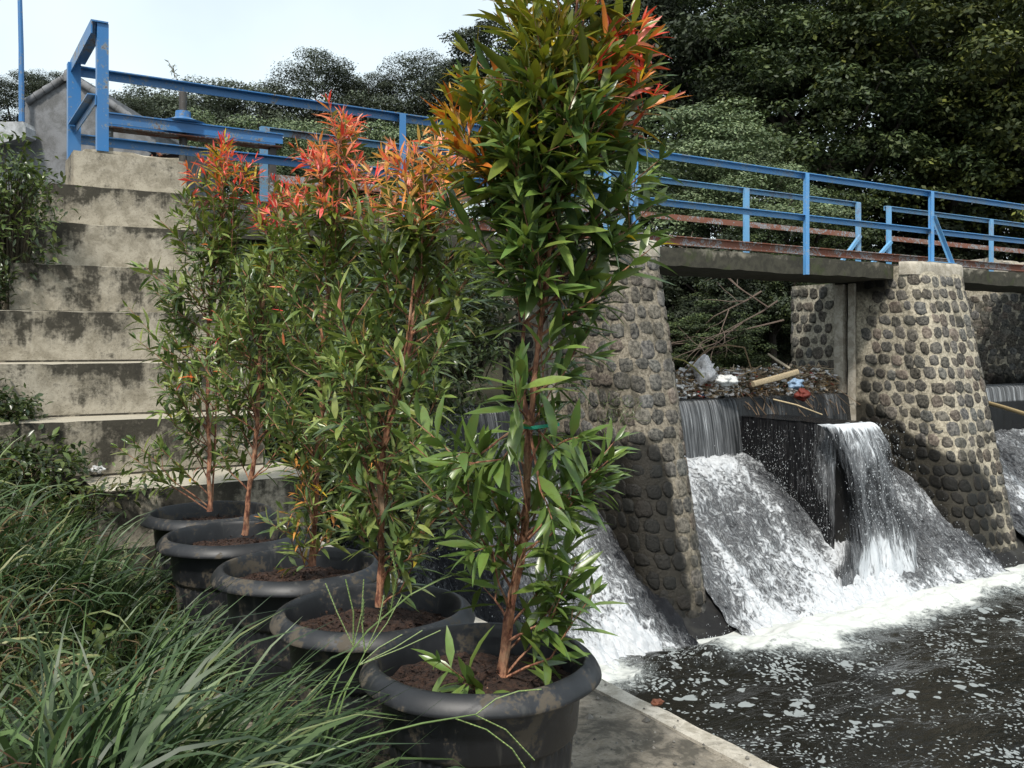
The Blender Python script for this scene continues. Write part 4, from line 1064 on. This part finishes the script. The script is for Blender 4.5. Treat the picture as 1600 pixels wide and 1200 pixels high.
# leafy bushes / weeds made of broad leaves
def bush(name, label, cat, c, rad, nclump, nleaf, LL, cols, seed, wr=.42, group=None, mat='leaf', stemc=(.06, .05, .03), hang=0.0):
    rng = np.random.default_rng(seed); rnd = random.Random(seed); c = Vector(c); rad = Vector(rad)
    T = thing(name, c - Vector((0, 0, rad.z)), label, cat, group)
    P = []; D = []; U = []; L_ = []; C = []; st = MB()
    for i in range(nclump):
        q = rng.normal(0, 1, 3); q /= np.linalg.norm(q); q *= rng.random() ** (1 / 2.2)
        p = Vector((c.x + q[0] * rad.x, c.y + q[1] * rad.y, c.z + q[2] * rad.z))
        st.tube([Vector((c.x + q[0] * rad.x * .3, c.y + q[1] * rad.y * .3, c.z - rad.z * .9)), p.lerp(c, .4) - Vector((0, 0, .05 * rad.z)), p], [.006 * rad.z + .003, .004, .0015], 4, stemc, cap=False)
        for j in range(nleaf):
            P.append(p + Vector(rng.normal(0, 1, 3)) * LL * .9)
            dd_ = Vector((q[0], q[1], q[2] * .5 + .15)) * .7 + Vector(rng.normal(0, .7, 3)) - Vector((0, 0, hang)); D.append(dd_)
            U.append(Vector((rng.normal(0, .45), rng.normal(0, .45), 1))); L_.append(LL * rng.uniform(.6, 1.25)); C.append(jit(cols[int(rng.integers(len(cols)))], rnd, .22))
    st.build('stems', M['bark'], T)
    L_ = np.array(L_)
    leaves('foliage', np.array([tuple(p) for p in P]), np.array([tuple(p) for p in D]), np.array([tuple(p) for p in U]), L_, L_ * wr, np.array(C), M[mat], T, bend=.2, rng=rng)
    return T
G1 = [(.08, .13, .035), (.055, .09, .03), (.12, .17, .045), (.035, .06, .022)]
G2 = [(.035, .06, .022), (.028, .05, .02), (.05, .08, .03), (.04, .07, .035)]
bush('weed_bush', 'green weedy bush growing beside the upper steps', 'bush', at(18, 330, 5.9), (.30, .45, .50), 90, 26, .055, G1, 1, .38, 'weeds beside the stairs')
bush('weed_bush', 'dark creeping weeds over the left end of the middle steps', 'bush', at(-30, 460, 5.6), (.24, .4, .26), 45, 24, .05, G2, 2, .45, 'weeds beside the stairs')
bush('weed_bush', 'low dark ivy-like patch on the end of the second step', 'bush', at(0, 635, 5.0), (.22, .25, .10), 34, 26, .042, G2, 3, .6, 'weeds beside the stairs')
bush('weed_bush', 'broad-leaved green weeds between the grass and the lowest steps', 'bush', at(20, 725, 4.7), (.34, .3, .12), 44, 22, .05, G1 + G2, 4, .5, 'weeds beside the stairs')
bush('weed_bush', 'sparse weeds drooping over the corner of the lowest ledge', 'bush', at(130, 775, 4.5), (.30, .2, .08), 20, 22, .05, G1 + [(.14, .13, .05)], 6, .35, 'weeds beside the stairs')
for x, y, d, l, k in WEEDS:
    c = at(x, y, d); c.z = ground_h(c.x, c.y) + .09
    bush('weed_plant', l, 'weed', c, (.12, .12, .09), 16, 14, .045, G1, 60 + k, .5, 'weeds in the grass')
# vegetation in the first bay behind the shrubs
for k, (x, y, d, r, nc, lab) in enumerate([
    (500, 650, 8.2, (.9, .7, 1.0), 130, 'dark bush filling the gap behind the third and fourth shrubs'),
    (620, 560, 9.4, (1.0, .8, .9), 140, 'grey-green bush under the deck behind the slanting stem'),
    (720, 500, 12.5, (1.2, .8, .9), 120, 'pale green bush on the water edge behind the tallest shrub'),
    (640, 760, 8.0, (.9, .6, .5), 90, 'low dark plants by the near cascade behind the second shrub'),
    (480, 480, 11.5, (1.6, 1.0, 1.3), 150, 'tall green bush behind the middle shrubs under the footbridge')]):
    bush('river_bush', lab, 'bush', at(x, y, d), r, nc, 34, .10, G2 + [(.06, .09, .04), (.085, .12, .06)], 20 + k, .4, 'bushes in the first bay')
bush('pier_fern', 'small fern tuft growing out of the dark cobblestone pier', 'fern', at(966, 640, 10.05), (.13, .05, .09), 16, 10, .10, [(.06, .09, .03)], 40, .12)

# ------------------------------------------------------------------ trees
def crown_mesh(name, seed, nclump, nl, ls, cols, flat=.8, spread=(.50, .95), cr=(.16, .30), wr=.5):
    r = np.random.default_rng(seed)
    q = unit(r.normal(0, 1, (nclump, 3))) * r.uniform(*spread, (nclump, 1)); q[:, 2] *= flat
    q += .12 * r.normal(0, 1, q.shape)
    rc = r.uniform(*cr, nclump); tone = r.uniform(.6, 1.4, nclump)
    ci = r.choice(nclump, nl, p=rc ** 2 / np.sum(rc ** 2))
    d = unit(r.normal(0, 1, (nl, 3))); d[:, 2] = np.where(r.random(nl) < .6, np.abs(d[:, 2]), d[:, 2])
    rad = (r.uniform(.35, 1, nl) ** .6)[:, None] * rc[ci][:, None]
    P = q[ci] + d * rad * np.array([1.25, 1.25, .55])
    P += .25 * rc[ci][:, None] * r.normal(0, .35, (nl, 3))
    nrm_ = unit(d * .8 + np.array([0, 0, .7]) + r.normal(0, .5, (nl, 3)))
    t = unit(np.cross(nrm_, r.normal(0, 1, (nl, 3)))); s = np.cross(nrm_, t)
    L = (ls * r.uniform(.6, 1.35, nl))[:, None]; Wd = L * wr
    V = np.stack([P - t * L / 2, P + s * Wd / 2 - nrm_ * L * .06, P + t * L / 2 - nrm_ * L * .12, P - s * Wd / 2 - nrm_ * L * .06], 1).reshape(-1, 3)
    f = np.array([(0, 1, 3), (1, 2, 3)])[None] + (np.arange(nl) * 4)[:, None, None]
    C = np.array(cols)[r.choice(len(cols), nl)] * (tone[ci] * r.uniform(.75, 1.25, nl))[:, None]
    return np_mesh(name, V, f.reshape(-1, 3), np.repeat(C, 4, 0), M['treeleaf'], smooth=False, link=False)
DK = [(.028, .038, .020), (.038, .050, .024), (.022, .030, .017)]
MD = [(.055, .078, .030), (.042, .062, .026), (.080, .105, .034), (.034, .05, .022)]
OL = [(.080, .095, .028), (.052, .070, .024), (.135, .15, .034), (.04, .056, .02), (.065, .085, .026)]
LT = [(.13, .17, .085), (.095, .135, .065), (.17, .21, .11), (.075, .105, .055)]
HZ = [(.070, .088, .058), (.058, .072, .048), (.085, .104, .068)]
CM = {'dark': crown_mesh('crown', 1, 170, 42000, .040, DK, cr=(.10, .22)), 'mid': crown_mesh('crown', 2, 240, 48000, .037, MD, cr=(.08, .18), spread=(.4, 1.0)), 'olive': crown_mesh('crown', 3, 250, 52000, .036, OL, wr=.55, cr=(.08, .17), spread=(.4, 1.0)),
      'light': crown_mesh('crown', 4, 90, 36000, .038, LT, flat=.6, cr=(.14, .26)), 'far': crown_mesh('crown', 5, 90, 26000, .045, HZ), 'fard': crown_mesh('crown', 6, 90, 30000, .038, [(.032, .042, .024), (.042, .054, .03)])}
rndT = random.Random(9)
def tree(kind, x, y, d, r, label, rz=None, sx=1, sz=1, trunk=True, group='trees behind the footbridge', name='tree'):
    c = at(x, y, d); gz = -.8 if c.x > 1 else 1.0
    hgt = max(1.0, c.z - r * sz * .5 - gz)
    t = thing(name, (c.x, c.y, gz), label, 'tree', group)
    o = link_mesh('crown', CM[kind], None, t); o.location = c - t.location; o.scale = (r * sx, r * sx, r * sz); o.rotation_euler = (0, 0, rndT.uniform(0, 6.28) if rz is None else rz)
    m = MB(); b = Vector((c.x, c.y, gz - .3)); top = c - Vector((0, 0, r * sz * .25))
    bend_ = Vector((rndT.uniform(-.4, .4), rndT.uniform(-.4, .4), 0))
    m.tube([b, b.lerp(top, .35) + bend_ * .5, b.lerp(top, .7) + bend_ * .4, top], [.05 * r + .05, .042 * r + .04, .035 * r + .03, .02 * r + .02], 9, (.05, .042, .034), wob=.3)
    for k in range(9):
        a = k * 2.4; e = c + Vector((math.cos(a) * r * sx * .72, math.sin(a) * r * sx * .72, r * sz * rndT.uniform(-.15, .6)))
        s = b.lerp(top, rndT.uniform(.62, .98)) + bend_ * .4
        m.tube([s, s.lerp(e, .5) + Vector((0, 0, .06 * r)), e], [.018 * r + .015, .012 * r + .01, .01], 5, (.05, .042, .034), cap=False)
    m.build('trunk', M['bark'], t)
    return t
tree('olive', 1490, 110, 27, 5.0, 'big olive-green tree with yellowish sprays above the end of the railing', sz=.95)
tree('mid', 1300, 195, 27, 4.2, 'broad dark tree behind the middle of the railing', sz=.9)
tree('mid', 1230, 40, 28, 3.0, 'bright-edged tree top with gaps of sky beside the darkest tree', sz=.8)
tree('olive', 1640, 230, 26, 4.2, 'olive tree at the far edge leaning over the last railing post')
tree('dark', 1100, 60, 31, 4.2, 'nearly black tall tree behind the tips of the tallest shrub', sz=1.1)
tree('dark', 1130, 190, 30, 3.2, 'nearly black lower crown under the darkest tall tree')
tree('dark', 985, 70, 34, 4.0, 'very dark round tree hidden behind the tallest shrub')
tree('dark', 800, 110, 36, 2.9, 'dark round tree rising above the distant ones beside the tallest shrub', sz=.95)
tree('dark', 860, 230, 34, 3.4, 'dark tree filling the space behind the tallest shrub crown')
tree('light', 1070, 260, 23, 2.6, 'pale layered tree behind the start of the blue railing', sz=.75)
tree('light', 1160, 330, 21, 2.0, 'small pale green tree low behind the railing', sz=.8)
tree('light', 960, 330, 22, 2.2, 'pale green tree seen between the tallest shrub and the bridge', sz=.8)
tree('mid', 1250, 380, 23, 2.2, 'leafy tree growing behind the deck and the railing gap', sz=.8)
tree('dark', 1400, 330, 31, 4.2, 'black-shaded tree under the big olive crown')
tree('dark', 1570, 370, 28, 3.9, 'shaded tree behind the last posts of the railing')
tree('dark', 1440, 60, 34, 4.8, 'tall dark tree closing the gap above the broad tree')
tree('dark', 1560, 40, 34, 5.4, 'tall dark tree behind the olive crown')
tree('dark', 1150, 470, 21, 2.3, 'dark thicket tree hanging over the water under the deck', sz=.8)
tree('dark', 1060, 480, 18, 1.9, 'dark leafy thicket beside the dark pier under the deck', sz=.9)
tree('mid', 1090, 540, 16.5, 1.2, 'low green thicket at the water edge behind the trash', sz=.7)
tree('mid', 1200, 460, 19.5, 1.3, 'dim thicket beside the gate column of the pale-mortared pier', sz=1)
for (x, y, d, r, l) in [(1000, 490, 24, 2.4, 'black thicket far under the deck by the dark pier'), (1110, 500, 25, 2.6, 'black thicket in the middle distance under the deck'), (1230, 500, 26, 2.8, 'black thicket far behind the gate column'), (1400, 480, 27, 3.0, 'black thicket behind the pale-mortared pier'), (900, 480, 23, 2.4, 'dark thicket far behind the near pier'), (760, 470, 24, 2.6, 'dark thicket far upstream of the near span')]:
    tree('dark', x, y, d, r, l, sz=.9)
# distant row
FR = 'distant trees behind the stairs and railing'
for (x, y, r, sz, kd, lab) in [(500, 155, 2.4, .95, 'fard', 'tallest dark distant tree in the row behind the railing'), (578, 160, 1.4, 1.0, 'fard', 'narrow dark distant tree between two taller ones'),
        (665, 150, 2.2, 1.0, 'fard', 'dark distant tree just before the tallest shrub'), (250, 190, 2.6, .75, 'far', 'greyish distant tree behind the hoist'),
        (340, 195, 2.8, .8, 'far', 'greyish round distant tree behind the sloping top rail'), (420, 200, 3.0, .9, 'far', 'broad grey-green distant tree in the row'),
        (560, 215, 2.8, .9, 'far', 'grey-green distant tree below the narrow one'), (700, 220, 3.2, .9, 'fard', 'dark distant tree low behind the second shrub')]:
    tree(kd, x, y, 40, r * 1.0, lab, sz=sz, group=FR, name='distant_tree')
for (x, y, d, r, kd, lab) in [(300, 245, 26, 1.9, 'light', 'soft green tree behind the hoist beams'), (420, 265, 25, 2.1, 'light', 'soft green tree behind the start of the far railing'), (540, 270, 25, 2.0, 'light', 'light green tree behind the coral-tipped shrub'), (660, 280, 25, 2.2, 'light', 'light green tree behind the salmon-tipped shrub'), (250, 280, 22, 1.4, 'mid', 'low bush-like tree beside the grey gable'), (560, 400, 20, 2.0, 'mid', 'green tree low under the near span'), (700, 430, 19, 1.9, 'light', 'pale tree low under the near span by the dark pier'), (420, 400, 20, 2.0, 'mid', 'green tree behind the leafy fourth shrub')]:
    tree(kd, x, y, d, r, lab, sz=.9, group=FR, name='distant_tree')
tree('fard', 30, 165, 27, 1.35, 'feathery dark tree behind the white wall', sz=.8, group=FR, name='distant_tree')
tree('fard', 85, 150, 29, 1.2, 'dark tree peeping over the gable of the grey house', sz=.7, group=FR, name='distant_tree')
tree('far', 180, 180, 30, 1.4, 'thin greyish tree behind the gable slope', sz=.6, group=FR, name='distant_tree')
# sprig of vine reaching above the rail
m = MB(); p = [at(283, 200, 9.6), at(281, 160, 9.6), at(278, 130, 9.6), at(270, 108, 9.6), at(262, 95, 9.6)]
vt = thing('climbing_sprig', p[0], 'thin wild sprig sticking up above the sloping top rail', 'plant')
m.tube(p, .003, 4, (.2, .17, .12)); m.build('stem', M['bark'], vt)
rr = np.random.default_rng(3); ts = rr.uniform(0, 1, 46); PP = np.array([tuple(p[min(3, int(t * 4))].lerp(p[min(3, int(t * 4)) + 1], t * 4 - int(t * 4))) for t in ts])
leaves('foliage', PP, rr.normal(0, 1, (46, 3)), rr.normal(0, .5, (46, 3)) + [0, 0, 1], np.full(46, .06), np.full(46, .012), np.full((46, 3), .12) * [1, 1.1, .8], M['leaf'], vt, rng=rr)

# ------------------------------------------------------------------ house, wall, pole
def extrude_outline(pts, d0, depth, mat, name, parent):
    A = [at(x, y, d0) for x, y in pts]; B_ = [p + CF * depth for p in A]; n = len(A); m = MB()
    m.add(A + B_, [tuple(range(n))[::-1], tuple(range(n, 2 * n))] + [(i, (i + 1) % n, n + (i + 1) % n, n + i) for i in range(n)])
    return m.build(name, mat, parent, smooth=False)
hs = thing('grey_house', at(130, 300, 14), 'grey rendered gable wall of a small house behind the end frame', 'house')
hs.location.z = 1.0
extrude_outline([(-160, 330), (-160, 226), (38, 222), (38, 172), (41, 160), (50, 153), (98, 124), (118, 124), (205, 184), (243, 208), (243, 330)], 14, 3.0, M['render'], 'wall', hs)
m = MB()
for (a, b) in (((42, 159), (100, 122)), ((116, 122), (206, 185)), ((206, 185), (246, 208))):
    A = at(*a, 13.97); B_ = at(*b, 13.97)
    for i in range(int((B_ - A).length / .16) + 1):
        k = i * .16 / (B_ - A).length
        if k > 1: break
        q = A.lerp(B_, k); e = A.lerp(B_, min(1, k + .15 / (B_ - A).length))
        m.tube([q, e, ], [.062, .05], 9, (.2, .2, .2)); m.tube([q + CF * .05, q + CF * 3.0], [.06, .06], 8)
m.build('roof_tiles', M['render'], hs)
m = MB(); m.tube([at(107, 128, 13.98), at(107, 118, 13.98), at(107, 111, 13.98), at(107, 107.5, 13.98)], [.07, .075, .06, .02], 12); m.build('finial', M['render'], hs)
ww = thing('white_wall', at(-60, 220, 13.6), 'short whitewashed wall with dark stains beside the grey gable', 'wall'); ww.location.z = 1.0
extrude_outline([(-160, 226), (-160, 190), (36, 190), (40, 198), (40, 212), (30, 216), (0, 224)], 13.6, .3, M['white'], 'wall', ww)
m = MB(); a = at(34, 190, 13.8); b_ = at(30, -40, 13.8); m.tube([a, a.lerp(b_, .5) + CR * .01, b_], [.042, .036, .03], 8)
o = m.build('flag_pole', M['bluerail']); tag(o, 'thin blue pole rising from the white wall against the sky', 'pole')
# rubble heap behind the stairs with broken roof tiles
rb = thing('tile_heap', at(258, 262, 9.8), 'heap of dark broken tiles and cloth behind the top step', 'rubble'); m = MB(); rr = random.Random(4)
for i in range(60):
    c = at(258 + rr.uniform(-16, 20), 250 + rr.uniform(-14, 24), 9.8 + rr.uniform(-.1, .2)); s = rr.uniform(.04, .09)
    dv_ = Vector((rr.uniform(-1, 1), rr.uniform(-1, 1), rr.uniform(-.4, .4))).normalized()
    m.bar(c - dv_ * s, c + dv_ * s, s * 1.2, .02, (rr.uniform(-1, 1), rr.uniform(-1, 1), 1), rr.choice([(.03, .03, .035), (.05, .05, .055), (.22, .09, .05)]))
m.build('tiles', M['bits'], rb, smooth=False)
cr = rough_box('concrete_block', 16.6, 18.4, 9.85, 10.4, 1.24, 1.62, M['pale'], seg=.15, amp=.06, chip=.2)
tag(cr, 'pale rough concrete block on the far end of the deck behind the railing', 'block')

# ------------------------------------------------------------------ trash raft and driftwood on the weir
m = MB(); rr = random.Random(8)
for i in range(11000):
    u = rr.uniform(7.5, 12.25); v = 9.72 + abs(rr.gauss(0, .33)); 
    if u > 12.2 and v > 10: continue
    h = .42 * max(0, 1 - abs(v - 9.98) / .6) * (.4 + .6 * float(sm(7.4, 9.5, u)))
    c = Vector((u, v, WEIRZ + rr.uniform(-.01, .03) + h * rr.random()))
    k = rr.random(); s = rr.uniform(.012, .055)
    if k < .10 + .14 * (u < 10.2): col = rr.choice([(.80, .79, .77), (.72, .70, .69), (.66, .66, .66)]); w_, t_ = s * 1.2, s * .5
    elif k < .60: col = rr.choice([(.32, .22, .14), (.42, .32, .22), (.20, .13, .08), (.50, .40, .28)]); w_, t_ = s * .9, .004
    elif k < .86: col = rr.choice([(.36, .27, .17), (.22, .15, .09), (.50, .41, .28)]); w_, t_ = .008, .007; s *= 2.6
    elif k < .96: col = (.05, .06, .03); w_, t_ = s, .004
    else: col = rr.choice([(.5, .08, .06), (.10, .22, .45), (.55, .30, .08)]); w_, t_ = s * .7, s * .3
    dv_ = Vector((rr.uniform(-1, 1), rr.uniform(-1, 1), rr.uniform(-.35, .35))).normalized()
    m.bar(c - dv_ * s, c + dv_ * s, w_, t_, (rr.uniform(-.8, .8), rr.uniform(-.8, .8), 1), col)
for i in range(420):      # longer sticks lying tangled across the heap
    u = rr.uniform(7.6, 12.2); v = 9.8 + abs(rr.gauss(0, .28)); L_ = rr.uniform(.08, .26); a = rr.uniform(0, 6.28)
    c = Vector((u, v, WEIRZ + rr.uniform(.03, .26))); dv_ = Vector((math.cos(a), math.sin(a) * .6, rr.uniform(-.35, .5))).normalized()
    m.bar(c - dv_ * L_, c + dv_ * L_, .009, .009, col=rr.choice([(.36, .27, .18), (.24, .17, .11), (.50, .40, .28), (.14, .10, .07)]))
for i in range(130):      # twigs hanging over the lip
    u = rr.uniform(9.9, 12.2); a = Vector((u, 9.7 + rr.uniform(-.1, .3), WEIRZ + rr.uniform(0, .08))); L_ = rr.uniform(.1, .4)
    m.bar(a, a + Vector((rr.uniform(-.2, .2), -rr.uniform(.1, .3), -L_)), .008, .008, col=rr.choice([(.10, .07, .045), (.2, .14, .09), (.05, .04, .03)]))
o = m.build('floating_trash', M['bits'], smooth=False); tag(o, 'raft of leaves, sticks and white plastic scraps caught on the weir crest', 'trash', None, 'stuff')
def pole(name, pts, r, label, col, cat, group='driftwood caught on the weir'):
    m = MB(); m.tube(pts, r, 9, col, wob=.25); o = m.build(name, M['wood']); return tag(o, label, cat, group)
pole('bamboo_pole', [at(1176, 600, 13.3), at(1215, 590, 13.5), at(1246, 581, 13.7)], [.045, .048, .044], 'thick pale bamboo pole lying on the trash beside the gate column', (.42, .34, .22), 'bamboo pole')
pole('driftwood_stick', [at(1200, 553, 13.9), at(1215, 564, 13.8), at(1234, 576, 13.7)], [.016, .022, .024], 'pale broken stick leaning up above the thick bamboo pole', (.45, .38, .28), 'stick')
pole('driftwood_stick', [at(1530, 626, 15.6), at(1570, 637, 14.6), at(1625, 654, 13.9)], [.035, .035, .03], 'long tan bamboo resting across the far cascade beside the pale-mortared pier', (.36, .28, .15), 'bamboo pole')
pole('driftwood_stick', [at(1208, 624, 12.6), at(1245, 633, 12.5), at(1285, 648, 12.4)], [.012, .011, .008], 'thin straw-coloured stick hanging over the divider wall', (.45, .36, .22), 'stick')
pole('driftwood_stick', [at(1155, 588, 13.4), at(1172, 580, 13.5), at(1190, 571, 13.6)], [.010, .010, .006], 'short thin stick poking up from the middle of the trash', (.35, .26, .16), 'stick')
pole('bent_reed', [at(1073, 580, 13.0), at(1090, 560, 13.1), at(1107, 544, 13.1), at(1135, 539, 13.2), at(1163, 543, 13.3), at(1174, 577, 13.4)], .011, 'dry reed bent in an arch above the trash', (.20, .14, .08), 'reed')
pole('bent_reed', [at(1052, 560, 12.9), at(1068, 563, 12.9), at(1085, 574, 13.0), at(1100, 590, 13.0)], .011, 'green-yellow reed stooping beside the dark pier', (.28, .27, .08), 'reed')
def blob(name, c, r, label, col, cat, seed, cr=.5, mat='bits'):
    bm = bmesh.new(); bmesh.ops.create_icosphere(bm, subdivisions=4, radius=1)
    for v in bm.verts:
        q = v.co.copy(); k = 1 + cr * noise.noise(q * 1.6 + Vector((seed, 0, 0))) + cr * .5 * abs(noise.noise(q * 4 + Vector((seed, 0, 0)))) - cr * .4 * abs(noise.noise(q * 9))
        v.co = Vector((q.x * r[0], q.y * r[1], q.z * r[2])) * k
    me = bpy.data.meshes.new(name); bm.to_mesh(me); bm.free(); ca = me.color_attributes.new('col', 'FLOAT_COLOR', 'POINT')
    ca.data.foreach_set('color', [x for _ in me.vertices for x in (*col, 1)])
    me.polygons.foreach_set('use_smooth', [True] * len(me.polygons))
    o = link_mesh(name, me, M[mat]); o.location = c; return tag(o, label, cat)
blob('plastic_bag', at(1098, 577, 13.2), (.17, .14, .17), 'crumpled white plastic bag sitting on top of the trash', (.86, .84, .84), 'plastic bag', 3, .7)
blob('red_bag', at(1254, 616, 12.9), (.10, .08, .07), 'dark red wet bag caught among the twigs on the crest', (.16, .03, .02), 'plastic bag', 8, .6)
blob('white_foam_lump', at(1135, 594, 13.0), (.16, .12, .07), 'white foam lump floating beside the plastic bag', (.72, .73, .72), 'foam lump', 5, .5)
blob('blue_bag', at(1243, 600, 13.2), (.11, .09, .07), 'small pale blue crumpled bag next to the bamboo', (.25, .36, .5), 'plastic bag', 6, .6)
# bare branches hanging under the deck
m = MB(); rr = random.Random(14); c = (.20, .15, .12)
def br(p, d, L_, r, k):
    pts = [p]; q = p
    for i in range(5):
        d = (d + Vector((rr.gauss(0, .12), rr.gauss(0, .12), rr.gauss(-.04, .12)))).normalized(); q = q + d * L_ / 5; pts.append(q)
    m.tube(pts, [r * (1 - .6 * i / 5) for i in range(6)], 5, c, cap=False)
    if k > 0:
        for j in range(4): br(pts[rr.randint(1, 5)], (d + Vector((rr.gauss(0, .5), rr.gauss(0, .4), rr.gauss(0, .45)))).normalized(), L_ * .6, r * .55, k - 1)
for (x, y, dx, dz) in ((1215, 470, -1, -.45), (1225, 500, -1, -.25), (1190, 455, -1, -.9), (1200, 480, -.6, .2)):
    br(at(x, y, 15.2), (CR * dx + Vector((0, 0, dz))).normalized(), 1.5, .016, 2)
o = m.build('dead_branch', M['bark']); tag(o, 'bare brown dead branches hanging in front of the thicket under the deck', 'branch')

# ------------------------------------------------------------------ pebbles on the path
m = MB(); rr = random.Random(21)
for i in range(700):
    u = rr.uniform(1.3, 2.16); v = rr.uniform(.9, 4.6); s = rr.uniform(.002, .009) * (2.0 if rr.random() < .04 else 1)
    c_ = Vector((u, v, PATHZ + s * .4 + .004)); g = rr.uniform(.08, .3)
    q = [Vector((rr.uniform(.6, 1.2) * math.cos(a) * s, rr.uniform(.6, 1.2) * math.sin(a) * s, -s * .3)) for a in (0, 1.3, 2.6, 3.9, 5.2)]
    m.add([c_ + p for p in q] + [c_ + Vector((0, 0, s * .6))], [(i_, (i_ + 1) % 5, 5) for i_ in range(5)], (g, g * .93, g * .82))
o = m.build('gravel', M['bits'], smooth=False); tag(o, 'fine grit and crumbs scattered over the concrete path', 'gravel', None, 'stuff')
blob('brick_chip', at(1027, 1101, 3.3) , (.022, .016, .011), 'reddish brick chip on the pale kerb', (.30, .11, .06), 'brick chip', 2, .4)
bpy.data.objects['brick_chip'].location.z = PATHZ + .012
blob('plastic_scrap', at(152, 733, 5.0), (.03, .02, .02), 'tiny white scrap lying at the foot of the lowest riser', (.75, .75, .75), 'scrap', 2, .6)
